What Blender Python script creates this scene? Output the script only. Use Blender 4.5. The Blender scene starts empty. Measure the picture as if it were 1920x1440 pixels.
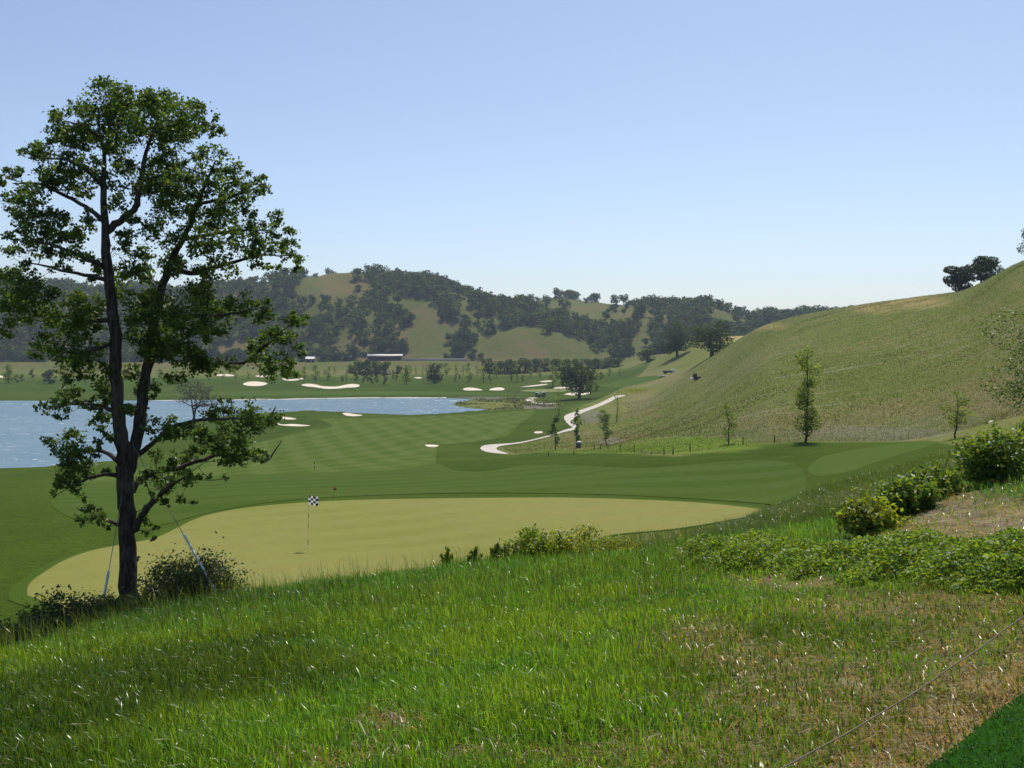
import bpy, math, random
import numpy as np
from mathutils.geometry import delaunay_2d_cdt
from mathutils import Vector

R = math.radians
rs = np.random.RandomState(7)
scene = bpy.context.scene
COL = scene.collection

# ------------------------------------------------------------------ camera
CZ = 30.0                      # eye height above the datum; lake level is CZ-22
F = 1920.0                     # focal length in pixels of the 1920 px wide photograph
VH = 640.0                     # horizon row
PITCH = math.atan((720.0 - VH) / F)
cam = bpy.data.cameras.new("camera")
cam.lens = 36.0; cam.sensor_width = 36.0; cam.sensor_fit = 'HORIZONTAL'
cam.clip_start = 0.1; cam.clip_end = 12000
camo = bpy.data.objects.new("camera", cam); COL.objects.link(camo)
camo.location = (0, 0, CZ); camo.rotation_euler = (math.pi / 2 - PITCH, 0, 0)
scene.camera = camo

# ------------------------------------------------------------------ sky, sun, exposure
SUN_EL, SUN_AZ = 61.0, 19.0    # azimuth clockwise from the view direction
w = bpy.data.worlds.new("World"); scene.world = w; w.use_nodes = True
nt = w.node_tree
bg = nt.nodes["Background"]
sky = nt.nodes.new("ShaderNodeTexSky"); sky.sky_type = 'NISHITA'; sky.sun_disc = False
sky.sun_elevation = R(SUN_EL); sky.sun_rotation = R(SUN_AZ)
sky.altitude = 100; sky.air_density = 0.76; sky.dust_density = 1.15; sky.ozone_density = 1.3
nt.links.new(sky.outputs[0], bg.inputs[0]); bg.inputs[1].default_value = 0.122
sl = bpy.data.lights.new("sun", 'SUN'); sl.energy = 3.8; sl.angle = R(0.55); sl.color = (1.0, 0.95, 0.86)
so = bpy.data.objects.new("sun", sl); COL.objects.link(so)
so.rotation_euler = (R(90 - SUN_EL), 0, R(180 - SUN_AZ)); so.location = (60, 180, 200)
scene.view_settings.view_transform = 'Standard'
scene.view_settings.look = 'None'
scene.view_settings.exposure = 0.28
scene.view_settings.gamma = 1.0
scene.cycles.max_bounces = 8
scene.cycles.transparent_max_bounces = 8
scene.cycles.volume_bounces = 0

# ------------------------------------------------------------------ small numpy tools
cp, sp = math.cos(PITCH), math.sin(PITCH)
def pix_dir(u, v):
    """pixel -> (X/Y, Z/Y)"""
    x = (u - 960.0) / F; y = (720.0 - v) / F
    d = cp + y * sp
    return x / d, (y * cp - sp) / d
def to_pix(x, y, z):
    zz = z - CZ
    f = y * cp - zz * sp; up = y * sp + zz * cp
    f = np.maximum(f, 1e-3)
    return 960 + F * x / f, 720 - F * up / f
def hash2(ix, iy, seed):
    n = (ix.astype(np.int64) * 374761393 + iy.astype(np.int64) * 668265263 + seed * 1442695041) & 0x7fffffff
    n = ((n ^ (n >> 13)) * 1274126177) & 0x7fffffff
    return ((n ^ (n >> 16)) & 0xffff) / 65535.0
def vnoise(x, y, seed=0):
    ix = np.floor(x); iy = np.floor(y); fx = x - ix; fy = y - iy
    fx = fx * fx * (3 - 2 * fx); fy = fy * fy * (3 - 2 * fy)
    a = hash2(ix, iy, seed); b = hash2(ix + 1, iy, seed); c = hash2(ix, iy + 1, seed); d = hash2(ix + 1, iy + 1, seed)
    return (a + (b - a) * fx) * (1 - fy) + (c + (d - c) * fx) * fy
def fbm(x, y, seed=0, o=4):
    s = 0.0; a = 0.5
    for k in range(o):
        s = s + a * vnoise(x, y, seed + 17 * k); x = x * 2.03; y = y * 2.03; a *= 0.5
    return s / (1 - 0.5 ** o)
def sstep(a, b, x):
    t = np.clip((x - a) / (b - a), 0, 1); return t * t * (3 - 2 * t)
def pchip(xk, yk, xq):
    """monotone cubic; yk (..., n)"""
    xk = np.asarray(xk, float); yk = np.asarray(yk, float)
    h = np.diff(xk); d = np.diff(yk, axis=-1) / h
    m = np.zeros_like(yk)
    w1 = 2 * h[1:] + h[:-1]; w2 = h[1:] + 2 * h[:-1]
    dl = d[..., :-1]; dr = d[..., 1:]
    with np.errstate(divide='ignore', invalid='ignore'):
        mm = (w1 + w2) / (w1 / dl + w2 / dr)
    m[..., 1:-1] = np.where(dl * dr > 0, mm, 0)
    m[..., 0] = d[..., 0]; m[..., -1] = d[..., -1]
    xq = np.clip(np.asarray(xq, float), xk[0], xk[-1])
    i = np.clip(np.searchsorted(xk, xq, side='right') - 1, 0, len(xk) - 2)
    t = (xq - xk[i]) / h[i]
    return ((1 + 2 * t) * (1 - t) ** 2 * yk[..., i] + t * (1 - t) ** 2 * h[i] * m[..., i]
            + t * t * (3 - 2 * t) * yk[..., i + 1] + t * t * (t - 1) * h[i] * m[..., i + 1])
def inside(px, py, poly):
    poly = np.asarray(poly, float); r = np.zeros(px.shape, bool)
    x0, y0 = poly[-1]
    for x1, y1 in poly:
        c = (y1 > py) != (y0 > py)
        if y1 != y0:
            r ^= c & (px < (x0 - x1) * (py - y1) / (y0 - y1) + x1)
        x0, y0 = x1, y1
    return r
def sdist(px, py, poly):
    """signed distance, negative inside"""
    poly = np.asarray(poly, float); d = np.full(px.shape, 1e18)
    a = poly[-1]
    for b in poly:
        e = b - a; L = e @ e + 1e-12
        t = np.clip(((px - a[0]) * e[0] + (py - a[1]) * e[1]) / L, 0, 1)
        d = np.minimum(d, (px - a[0] - t * e[0]) ** 2 + (py - a[1] - t * e[1]) ** 2)
        a = b
    d = np.sqrt(d)
    return np.where(inside(px, py, poly), -d, d)
def smooth_loop(p, n=6):
    p = np.asarray(p, float); N = len(p); out = []
    for i in range(N):
        a, b, c, d = p[i - 1], p[i], p[(i + 1) % N], p[(i + 2) % N]
        for k in range(n):
            t = k / n
            out.append(0.5 * (2 * b + (c - a) * t + (2 * a - 5 * b + 4 * c - d) * t * t + (3 * b - a - 3 * c + d) * t ** 3))
    return np.array(out)

# ------------------------------------------------------------------ terrain heights (relative to the eye)
YK = [1, 4.5, 7, 10, 13, 16, 20, 25, 31, 38, 46, 54, 70, 90, 110, 150, 200, 250, 300, 350, 420, 520, 650, 780]
COLS = {
 -400: [-1.75,-2.1,-2.7,-3.6,-4.7,-5.6,-6.6,-7.5,-8.2,-8.6,-9.2,-9.9,-11.5,-13.8,-16,-20,-22.8,-23,-23,-23,-21,-19.8,-18.3,-15],
 0:    [-1.70,-1.97,-2.4,-3.0,-3.95,-5.1,-6.4,-7.5,-8.2,-8.4,-8.7,-9.2,-10.6,-12.8,-15,-19.5,-22.5,-23,-23,-23,-21,-19.8,-18.3,-15],
 240:  [-1.68,-1.9,-2.35,-2.9,-3.5,-4.2,-5.3,-7.0,-8.15,-8.3,-8.5,-8.9,-10.5,-12.6,-14.8,-19,-21.7,-22.6,-23,-23,-21,-19.8,-18.3,-15],
 480:  [-1.66,-1.87,-2.3,-2.75,-3.25,-3.9,-5.1,-6.8,-8.1,-8.25,-8.35,-8.5,-10.1,-12,-14,-17.7,-20.1,-21,-21.5,-22.5,-21,-19.8,-18.3,-15],
 720:  [-1.65,-1.85,-2.22,-2.6,-2.98,-3.7,-5.0,-6.8,-8.05,-8.2,-8.3,-8.4,-9.9,-11.8,-13.7,-17,-19.6,-20.6,-21.4,-22.5,-21,-19.6,-18,-15],
 960:  [-1.64,-1.82,-2.15,-2.5,-2.82,-3.42,-4.8,-6.6,-8.0,-8.15,-8.2,-8.25,-9.4,-11.1,-13,-16.6,-19.6,-20.7,-21.4,-21.7,-21.2,-19.3,-17.6,-15],
 1080: [-1.63,-1.81,-2.1,-2.42,-2.75,-3.3,-4.4,-6.2,-7.8,-8.1,-8.2,-8.2,-9.1,-10.7,-12.4,-15.8,-18.6,-19.6,-20.3,-20.8,-20.6,-19,-17,-14.5],
 1200: [-1.62,-1.8,-2.05,-2.35,-2.7,-3.25,-4.2,-5.7,-7.3,-8.0,-8.15,-8.15,-8.7,-9.9,-11.3,-13.8,-15.9,-17.2,-18.4,-19.0,-17.0,-13.5,-11,-11],
 1320: [-1.6,-1.78,-2.0,-2.25,-2.55,-3.1,-3.9,-5.0,-6.3,-7.5,-8.1,-8.2,-8.5,-9.3,-10,-10.7,-10.8,-10,-8.5,-6.6,-7.5,2.0,-6,-8],
 1440: [-1.59,-1.76,-1.95,-2.15,-2.45,-2.95,-3.6,-4.4,-5.3,-6.35,-7.6,-8.15,-8.3,-8.7,-8.6,-6.2,-2.7,0.7,3.6,5.8,4.5,3,-6,-8],
 1560: [-1.57,-1.73,-1.88,-2.05,-2.3,-2.75,-3.3,-3.95,-4.6,-5.4,-6.4,-7.3,-8.1,-8.6,-8.0,-4.6,0.6,5.2,8.8,10.5,8,2,-4,-8],
 1680: [-1.55,-1.7,-1.83,-1.97,-2.15,-2.5,-3.0,-3.6,-4.2,-4.9,-5.7,-6.5,-7.7,-8.3,-7.2,-2.8,3.2,8.8,12,12,9,3,-3,-8],
 1800: [-1.53,-1.66,-1.76,-1.85,-1.95,-2.2,-2.6,-3.2,-3.8,-4.4,-5.1,-5.8,-7.0,-7.4,-5.6,-0.2,7,12,14.2,14,10,4,-3,-8],
 1920: [-1.5,-1.6,-1.68,-1.72,-1.74,-1.9,-2.3,-2.8,-3.3,-3.9,-4.5,-5.1,-6.2,-6.0,-3.2,4,15.2,19,20,19,14,8,0,-6],
 2350: [-1.45,-1.5,-1.5,-1.45,-1.4,-1.5,-1.8,-2.2,-2.6,-3,-3.5,-4,-4.2,-3,1,12,25,32,33,30,24,14,4,-4],
}
UK = sorted(COLS); TK = [(u - 960) / F for u in UK]
HK = np.array([COLS[u] for u in UK])                       # (cols, knots)
td = np.concatenate([-np.geomspace(1.5, 0.62, 14)[:-1], np.linspace(-0.6, 0.6, 460), np.geomspace(0.62, 1.5, 14)[1:]])
YS = np.geomspace(1.0, 1750.0, 540)
LY = np.log(YS); NT, NY = len(td), len(YS)
Hc = pchip(TK, HK.T, td).T                                  # (NT, knots)
H = pchip(np.log(YK), Hc, LY)                               # (NT, NY); clamps past 780 m
TT, YY = np.meshgrid(td, YS, indexing='ij'); XX = TT * YY
UU = 960 + F * TT
LAKE_H = -22.0

# far ridges behind the valley
SIL_U = [-900, -300, 0, 100, 200, 300, 400, 480, 560, 620, 700, 780, 850, 900, 940, 1000, 1060, 1100, 1140, 1200, 1260, 1320, 1380, 1420, 1500, 1700, 2300, 2900]
SIL_V = [520, 515, 532, 546, 552, 552, 549, 545, 526, 520, 516, 517, 531, 552, 564, 563, 563, 571, 575, 574, 573, 571, 585, 593, 592, 600, 600, 600]
SIL_Y = [1100, 1100, 1100, 1100, 1150, 1180, 1150, 1100, 1080, 1080, 1080, 1090, 1100, 1130, 1180, 1250, 1270, 1250, 1220, 1120, 1080, 1060, 1060, 1100, 1100, 1100, 1100, 1100]
sv = pchip(SIL_U, np.array(SIL_V, float) + np.interp(SIL_U, [0, 600, 720, 850, 960, 1100, 1250, 1420], [8, 4, 10, 12, 10, 6, 12, 8]), 960 + F * td); sy = pchip(SIL_U, np.array(SIL_Y, float), 960 + F * td)
rh = np.array([pix_dir(960, v)[1] for v in sv]) * sy         # ridge height
base = H[:, -1].copy()
gul = (fbm(XX / 95.0, YY / 150.0, 5) - 0.5)
k = np.clip((YY - 770.0) / (sy[:, None] - 770.0), 0, 1.0)
up = base[:, None] + (rh - base)[:, None] * (k ** 1.15 * (3 - 2 * k ** 0.9) / (1.0)).clip(0, 1)
dn = rh[:, None] - (YY - sy[:, None]) * 0.22
hill = np.where(YY < sy[:, None], up, dn) + gul * 30 * sstep(0, .35, k) * (1 - sstep(.72, .98, k))
H = np.where(YY > 770, hill, H)
# round grassy dome in front of the wooded ridge
def dome(x, y, cx, cy, rx, ry, h):
    r2 = ((x - cx) / rx) ** 2 + ((y - cy) / ry) ** 2
    return h * np.clip(1 - r2, 0, 1) ** 1.25
H = np.maximum(H, np.where(YY > 700, -15.2 + dome(XX, YY, 22, 845, 74, 95, 28.5), -99))
# the low spurs beside it
H = np.maximum(H, np.where(YY > 700, -15.2 + dome(XX, YY, -65, 850, 50, 85, 17), -99))
# soft undulation
mid = sstep(60, 110, YY) * (1 - sstep(700, 800, YY))
H = H + mid * (fbm(XX / 42, YY / 42, 11, 3) - 0.5) * 1.5 * (1 - 0.5 * sstep(0.1, 0.2, TT))
rt = sstep(0.17, 0.3, TT) * sstep(95, 140, YY) * (1 - sstep(600, 760, YY))
H = H + rt * ((fbm(XX / 26, YY / 26, 21, 3) - 0.52) * 1.5) * (.35 + .65 * sstep(.24, .32, TT))
nr = (1 - sstep(14, 22, YY)) * sstep(2, 4, YY)
H = H + nr * (fbm(XX / 1.3, YY / 1.3, 31, 3) - 0.5) * 0.12
H = H - 0.13 * sstep(6, 11, YY) * (1 - sstep(16, 24, YY)) * (1 - sstep(.30, .42, TT))

# raycast ----------------------------------------------------------------
def h_at(x, y):
    x = np.asarray(x, float); y = np.maximum(np.asarray(y, float), 1.0)
    t = np.clip(x / y, td[0], td[-1] - 1e-9); ly = np.clip(np.log(y), 0, LY[-1] - 1e-9)
    i = np.clip(np.searchsorted(td, t, side='right') - 1, 0, NT - 2); a = (t - td[i]) / (td[i + 1] - td[i])
    fj = ly / (LY[1] - LY[0]); j = np.clip(fj.astype(int), 0, NY - 2)
    yj0 = YS[j]; b = (np.clip(y, 1, YS[-1]) - yj0) / (YS[j + 1] - yj0)
    # same two triangles as the ground mesh (diagonal from (i, j) to (i+1, j+1)), split in X/Y space
    h00, h10, h01, h11 = H[i, j], H[i + 1, j], H[i, j + 1], H[i + 1, j + 1]
    return np.where(a > b, h00 + (h10 - h00) * (a - b) + (h11 - h00) * b, h00 + (h01 - h00) * (b - a) + (h11 - h00) * a)
def z_at(x, y): return h_at(x, y) + CZ
def cast(u, v, ymin=1.0):
    t, s = pix_dir(u, v)
    d = h_at(t * YS, YS) - s * YS
    ok = np.where((d >= 0) & (YS > ymin))[0]
    j = ok[0] if len(ok) else NY - 2
    if j == 0 or YS[j - 1] < ymin: y = YS[j]
    else:
        a = d[j - 1] / (d[j - 1] - d[j]); y = YS[j - 1] + (YS[j] - YS[j - 1]) * a
    return t * y, y
def world_poly(pts, ymin=20.0, n=6, smooth=True):
    """points (u,v) or (u,Y,'w')"""
    p = smooth_loop([q[:2] for q in pts], n) if smooth and all(len(q) == 2 for q in pts) else pts
    o = []
    for q in p:
        if len(q) == 3: o.append(((q[0] - 960) / F * q[1], q[1]))
        else: o.append(cast(q[0], q[1], ymin))
    return np.array(o)

# lake bed and shore
lake_px = [(-500, 884), (-300, 886), (0, 882), (60, 880), (105, 878), (170, 872), (225, 863), (262, 848), (290, 826), (312, 803), (345, 790), (400, 782), (460, 776), (525, 773), (580, 770), (640, 774), (690, 776.5), (750, 778), (800, 777.5), (860, 773),
           (915, 768.8), (880, 765), (857, 761), (850, 757.5), (862, 754), (888, 751), (860, 747), (780, 746), (700, 746.5), (560, 748.5), (430, 750), (250, 751.5), (0, 752), (-300, 752.5), (-500, 753)]
s_lake = [pix_dir(*q) for q in lake_px]
lake_poly = smooth_loop([(t * LAKE_H / s, LAKE_H / s) for t, s in s_lake], 3)
sdl = sdist(XX, YY, lake_poly)
H = np.where(sdl < 0, np.minimum(H, LAKE_H - 0.12 + np.maximum(sdl, -30) * 0.07), np.maximum(np.where(sdl < 60, np.minimum(H, LAKE_H + 0.1 + sdl * 0.16 + np.maximum(sdl - 6, 0) * 0.3), H), LAKE_H + 0.10 + np.minimum(sdl, 20) * 0.022))

# mounds behind the bunkers (their faces tilt towards the lake)
BUNKERS = [
 [(456, 720), (466, 716.5), (482, 716), (497, 718), (501, 720.5), (490, 724), (470, 724.5), (458, 722.5)],
 [(565, 722), (578, 720), (592, 721.5), (604, 724.5), (620, 725.5), (634, 725), (648, 722), (662, 720.5), (674, 722.5), (670, 726.5), (652, 727.5), (630, 729.5), (612, 729.8), (592, 727), (572, 724.8)],
 [(868, 730), (876, 727.5), (890, 728), (905, 731.8), (892, 732.8), (873, 732.6)],
 [(917, 732), (924, 728.5), (936, 727), (945, 729), (944, 732), (930, 732.8)],
 [(642, 775.5), (650, 775), (668, 777.5), (680, 779), (668, 781), (650, 780)],
 [(527, 782.5), (540, 783), (556, 786), (545, 787.3), (528, 786)],
 [(518, 793.5), (530, 796.5), (548, 795.6), (566, 797), (582, 798.6), (564, 800), (540, 799.3), (524, 797.5)],
 [(529, 710), (546, 712), (567, 709.5), (568, 712), (548, 714.6), (534, 713.5)],
 [(404, 704), (420, 702), (438, 704), (436, 706), (415, 706)],
 [(478, 706), (490, 704), (503, 706), (492, 708)],
 [(797, 835), (810, 834.4), (823, 836), (815, 838.6), (803, 838.2)],
 [(1003, 810), (1016, 809.6), (1016.5, 812.6), (1003, 813)],
 [(976, 726.4), (1000, 723), (1024, 720.6), (1025, 722), (1000, 725.2)],
 [(1012, 716), (1024, 714.4), (1036, 714), (1034, 716), (1018, 717.2)],
 [(1058, 740), (1075, 736.5), (1090, 738.4), (1106, 736.4), (1101, 740), (1076, 742)],
 [(1037, 728.5), (1050, 726.2), (1068, 726), (1066, 728), (1048, 729.4)],
 [(776, 709), (784, 707.8), (793, 709), (785, 710.4)],
 [(-8, 707), (-2, 704), (6, 706), (4, 709)],
 [(1070, 729), (1084, 727), (1098, 728.4), (1086, 731)],
]
for b in BUNKERS:
    c = np.mean(b, axis=0); x, y = cast(c[0], c[1], 60)
    sg = 5 + y * 0.022
    H += 0.9 * sg / 14 * np.exp(-(((XX - x) / (sg * 1.4)) ** 2 + ((YY - y - sg * 0.9) / sg) ** 2)) * (sdl > 6)
# flatten: the tee-like shelf right of the fairway and the back of the approach
ZZ = H + CZ
PU, PV = to_pix(XX, YY, ZZ)

# ------------------------------------------------------------------ node material tools
def mat(name):
    m = bpy.data.materials.new(name); m.use_nodes = True
    n = m.node_tree.nodes; n.clear()
    out = n.new("ShaderNodeOutputMaterial"); b = n.new("ShaderNodeBsdfPrincipled")
    m.node_tree.links.new(b.outputs[0], out.inputs[0])
    return m, m.node_tree, b, out
def N(t, kind, **kw):
    n = t.nodes.new(kind)
    for k_, v_ in kw.items():
        if k_.startswith('i_'):
            n.inputs[k_[2:].replace('_', ' ')].default_value = v_
        else: setattr(n, k_, v_)
    return n
def mixc(t, fac, a, b, mode='MIX'):
    m = t.nodes.new("ShaderNodeMix"); m.data_type = 'RGBA'; m.blend_type = mode
    for idx, val in ((0, fac), (6, a), (7, b)):
        if hasattr(val, 'is_output') or isinstance(val, bpy.types.NodeSocket): t.links.new(val, m.inputs[idx])
        elif idx == 0: m.inputs[0].default_value = val
        else: m.inputs[idx].default_value = (*val, 1) if len(val) == 3 else val
    return m.outputs[2]
def mth(t, op, a, b=None, c=None, clamp=False):
    m = t.nodes.new("ShaderNodeMath"); m.operation = op; m.use_clamp = clamp
    for i_, v_ in enumerate((a, b, c)):
        if v_ is None: continue
        if isinstance(v_, bpy.types.NodeSocket): t.links.new(v_, m.inputs[i_])
        else: m.inputs[i_].default_value = v_
    return m.outputs[0]
def ramp(t, fac, lo, hi):
    m = t.nodes.new("ShaderNodeMapRange"); m.interpolation_type = 'SMOOTHSTEP'
    t.links.new(fac, m.inputs[0]); m.inputs[1].default_value = lo; m.inputs[2].default_value = hi
    return m.outputs[0]
def coords(t, rot=0.0, scl=(1, 1, 1)):
    tc = t.nodes.new("ShaderNodeTexCoord"); mp = t.nodes.new("ShaderNodeMapping")
    mp.inputs['Rotation'].default_value = (0, 0, rot); mp.inputs['Scale'].default_value = scl
    t.links.new(tc.outputs['Object'], mp.inputs[0]); return mp.outputs[0]
def noise(t, vec, scale, detail=4, rough=0.55, dist=0.0):
    n = t.nodes.new("ShaderNodeTexNoise"); n.inputs['Scale'].default_value = scale; n.inputs['Detail'].default_value = detail
    n.inputs['Roughness'].default_value = rough; n.inputs['Distortion'].default_value = dist
    t.links.new(vec, n.inputs['Vector']); return n.outputs['Fac']
def bump(t, bsdf, hgt, strength, dist):
    b = t.nodes.new("ShaderNodeBump"); b.inputs['Strength'].default_value = strength; b.inputs['Distance'].default_value = dist
    t.links.new(hgt, b.inputs['Height']); t.links.new(b.outputs[0], bsdf.inputs['Normal'])

# ground: native grass, mown rough, dry earth, weeds, gravel
def ground_material():
    m, t, b, out = mat("native_grass_ground")
    za = N(t, "ShaderNodeAttribute", attribute_name="za"); zb = N(t, "ShaderNodeAttribute", attribute_name="zb")
    sa = N(t, "ShaderNodeSeparateColor"); t.links.new(za.outputs['Color'], sa.inputs[0])
    sb = N(t, "ShaderNodeSeparateColor"); t.links.new(zb.outputs['Color'], sb.inputs[0])
    mown, dry, lush, lime = sa.outputs[0], sa.outputs[1], sa.outputs[2], za.outputs['Alpha']
    grav, tan, far, silver = sb.outputs[0], sb.outputs[1], sb.outputs[2], zb.outputs['Alpha']
    c = coords(t)
    st = coords(t, R(-49), (0.13, 1.0, 0.05))
    big = noise(t, c, 0.035, 5, 0.6); med = noise(t, c, 0.35, 6, 0.62); fine = noise(t, c, 3.2, 5, 0.65); strk = noise(t, st, 0.55, 6, 0.66)
    tuft = noise(t, c, 1.1, 4, 0.7)
    nat = mixc(t, ramp(t, big, .36, .64), (0.120, 0.145, 0.032), (0.175, 0.165, 0.058))
    nat = mixc(t, ramp(t, med, .38, .68), nat, (0.108, 0.145, 0.022))
    nat = mixc(t, mth(t, 'MULTIPLY', ramp(t, strk, .52, .70), silver), nat, (0.225, 0.235, 0.135))
    nat = mixc(t, mth(t, 'MULTIPLY', ramp(t, tuft, .58, .75), .55), nat, (0.205, 0.21, 0.125))
    nat = mixc(t, mth(t, 'MULTIPLY', ramp(t, tuft, .45, .28), .5), nat, (0.055, 0.07, 0.024))
    farc = mixc(t, ramp(t, med, .40, .64), (0.078, 0.105, 0.020), (0.118, 0.114, 0.034))
    farc = mixc(t, ramp(t, noise(t, c, 0.016, 4, .6), .50, .64), farc, (0.135, 0.112, 0.044))
    nat = mixc(t, far, nat, farc)
    rou = mixc(t, ramp(t, med, .3, .7), (0.033, 0.064, 0.005), (0.050, 0.082, 0.007))
    rou = mixc(t, ramp(t, big, .40, .66), rou, (0.058, 0.090, 0.009))
    col = mixc(t, mown, nat, rou)
    col = mixc(t, mth(t, 'MULTIPLY', lime, ramp(t, med, .2, .6)), col, (0.125, 0.195, 0.020))
    col = mixc(t, lush, col, mixc(t, fine, (0.035, 0.06, 0.012), (0.075, 0.10, 0.026)))
    dr = mixc(t, ramp(t, fine, .3, .7), (0.13, 0.098, 0.045), (0.29, 0.225, 0.12))
    col = mixc(t, mth(t, 'MULTIPLY', dry, ramp(t, med, .05, .45)), col, dr)
    col = mixc(t, mth(t, 'MULTIPLY', grav, ramp(t, tuft, .25, .6)), col, mixc(t, fine, (0.10, 0.085, 0.082), (0.24, 0.21, 0.20)))
    col = mixc(t, mth(t, 'MULTIPLY', tan, ramp(t, strk, .32, .58)), col, (0.46, 0.34, 0.145))
    t.links.new(col, b.inputs['Base Color']); b.inputs['Roughness'].default_value = 0.95
    b.inputs['Specular IOR Level'].default_value = 0.03
    bump(t, b, mth(t, 'ADD', tuft, mth(t, 'MULTIPLY', fine, .35)), 0.75, 0.5)
    return m
M = {}
M['ground'] = ground_material()
def turf(name, dark, light, stripe_a=None, rough=0.9, mott=0.25, cross=False, ang=24, wid=2.6):
    m, t, b, out = mat(name)
    c = coords(t)
    n1 = noise(t, c, 0.09, 4, .6); n2 = noise(t, c, 1.3, 5, .65); n3 = noise(t, c, 14, 3, .6)
    f = ramp(t, n1, .3, .7)
    col = mixc(t, f, dark, light)
    if stripe_a:  # mowing stripes: sheen of the leaning blades put into the base colour
        def stripes(a, wd):
            cc = coords(t, R(a), (1, 1, 1)); s = N(t, "ShaderNodeSeparateXYZ"); t.links.new(cc, s.inputs[0])
            wob = mth(t, 'ADD', s.outputs[0], mth(t, 'MULTIPLY', n1, 3.2 if not cross else 2.0))
            return ramp(t, mth(t, 'SINE', mth(t, 'MULTIPLY', wob, math.pi / wd)), -.5, .5)
        sfac = stripes(ang, wid)
        if cross: sfac = mth(t, 'MULTIPLY', mth(t, 'ADD', sfac, stripes(-ang, wid)), .5)
        col = mixc(t, mth(t, 'MULTIPLY', sfac, mth(t, 'ADD', .35, mth(t, 'MULTIPLY', n2, .9))), col, stripe_a)
    col = mixc(t, mth(t, 'MULTIPLY', ramp(t, n2, .35, .75), mott), col, tuple(x * .62 for x in dark))
    col = mixc(t, mth(t, 'MULTIPLY', ramp(t, n3, .4, .8), mott), col, tuple(x * .7 for x in dark))
    t.links.new(col, b.inputs['Base Color']); b.inputs['Roughness'].default_value = rough
    b.inputs['Specular IOR Level'].default_value = 0.03
    bump(t, b, mth(t, 'ADD', n3, mth(t, 'MULTIPLY', n2, 2)), 0.35, 0.03)
    return m
M['green'] = turf("putting_green_turf", (0.176, 0.184, 0.044), (0.212, 0.200, 0.060), (0.198, 0.202, 0.058), ang=62, wid=1.3, mott=.2)
M['fairway'] = turf("fairway_turf", (0.051, 0.090, 0.006), (0.063, 0.100, 0.009), (0.101, 0.132, 0.030), cross=True, ang=14, wid=2.9)
M['approach'] = turf("approach_turf", (0.043, 0.080, 0.006), (0.056, 0.092, 0.009), (0.061, 0.096, 0.015), cross=False, ang=76, wid=2.6)
M['collar'] = turf("collar_turf", (0.048, 0.086, 0.008), (0.062, 0.098, 0.012))
M['lawn'] = turf("lawn_turf", (0.016, 0.062, 0.006), (0.022, 0.075, 0.008), mott=.4)
M['far_fairway'] = turf("far_fairway_turf", (0.052, 0.092, 0.009), (0.066, 0.104, 0.013))
M['far_green'] = turf("far_green_turf", (0.165, 0.190, 0.070), (0.185, 0.20, 0.08))
def plain(name, c1, c2, scale, rough=.8, spec=.3, bmp=.2, bd=.02, det=5):
    m, t, b, out = mat(name); c = coords(t); n = noise(t, c, scale, det, .62)
    t.links.new(mixc(t, ramp(t, n, .3, .7), c1, c2), b.inputs['Base Color'])
    b.inputs['Roughness'].default_value = rough; b.inputs['Specular IOR Level'].default_value = spec
    if bmp: bump(t, b, n, bmp, bd)
    return m
M['sand'] = plain("bunker_sand", (0.58, 0.50, 0.38), (0.68, 0.60, 0.47), .4, .95, .1, .3, .1)
M['path'] = plain("concrete_path", (0.43, 0.38, 0.325), (0.53, 0.475, 0.41), .5, .9, .2, .15, .02)
M['shore'] = plain("shore_gravel", (0.40, 0.37, 0.31), (0.58, 0.55, 0.48), .8, .95, .1, .5, .2)
def bark_material():
    m, t, b, out = mat("bark"); c = coords(t, 0, (9, 9, 1.6)); n = noise(t, c, 2.2, 6, .7, .5); n2 = noise(t, coords(t), 1.5, 3)
    col = mixc(t, ramp(t, n, .32, .68), (0.018, 0.014, 0.011), (0.105, 0.088, 0.07))
    col = mixc(t, mth(t, 'MULTIPLY', ramp(t, n2, .5, .7), .5), col, (0.13, 0.125, 0.10))
    t.links.new(col, b.inputs['Base Color']); b.inputs['Roughness'].default_value = .95; b.inputs['Specular IOR Level'].default_value = .15
    bump(t, b, n, .9, .03); return m
M['bark'] = bark_material()
def leaf_material(name, tint, trans, rough=.42, tf=.42, spec=.4, vary=False):
    """per-face tint in the 'col' attribute"""
    m, t, b, out = mat(name)
    a = N(t, "ShaderNodeAttribute", attribute_name="col")
    base_c = mixc(t, 1.0, a.outputs['Color'], tint, 'MULTIPLY')
    if vary:
        oi = N(t, "ShaderNodeObjectInfo"); hs = mth(t, 'ADD', .65, mth(t, 'MULTIPLY', oi.outputs['Random'], .75))
        cc_ = N(t, "ShaderNodeCombineColor"); t.links.new(hs, cc_.inputs[0]); t.links.new(mth(t, 'ADD', .2, mth(t, 'MULTIPLY', hs, .8)), cc_.inputs[1]); t.links.new(hs, cc_.inputs[2])
        base_c = mixc(t, 1.0, base_c, cc_.outputs[0], 'MULTIPLY')
    t.links.new(base_c, b.inputs['Base Color']); b.inputs['Roughness'].default_value = rough; b.inputs['Specular IOR Level'].default_value = spec
    tr = N(t, "ShaderNodeBsdfTranslucent"); t.links.new(mixc(t, 1.0, a.outputs['Color'], trans, 'MULTIPLY'), tr.inputs[0])
    mx = N(t, "ShaderNodeMixShader"); mx.inputs[0].default_value = tf
    t.links.new(b.outputs[0], mx.inputs[1]); t.links.new(tr.outputs[0], mx.inputs[2]); t.links.new(mx.outputs[0], out.inputs[0])
    return m
M['oak_leaf'] = leaf_material("oak_leaves", (0.058, 0.104, 0.015), (0.150, 0.245, 0.018), .45, .40, .25)
M['far_leaf'] = leaf_material("far_oak_leaves", (0.058, 0.088, 0.015), (0.080, 0.120, 0.014), .8, .24, .06, True)
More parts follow.
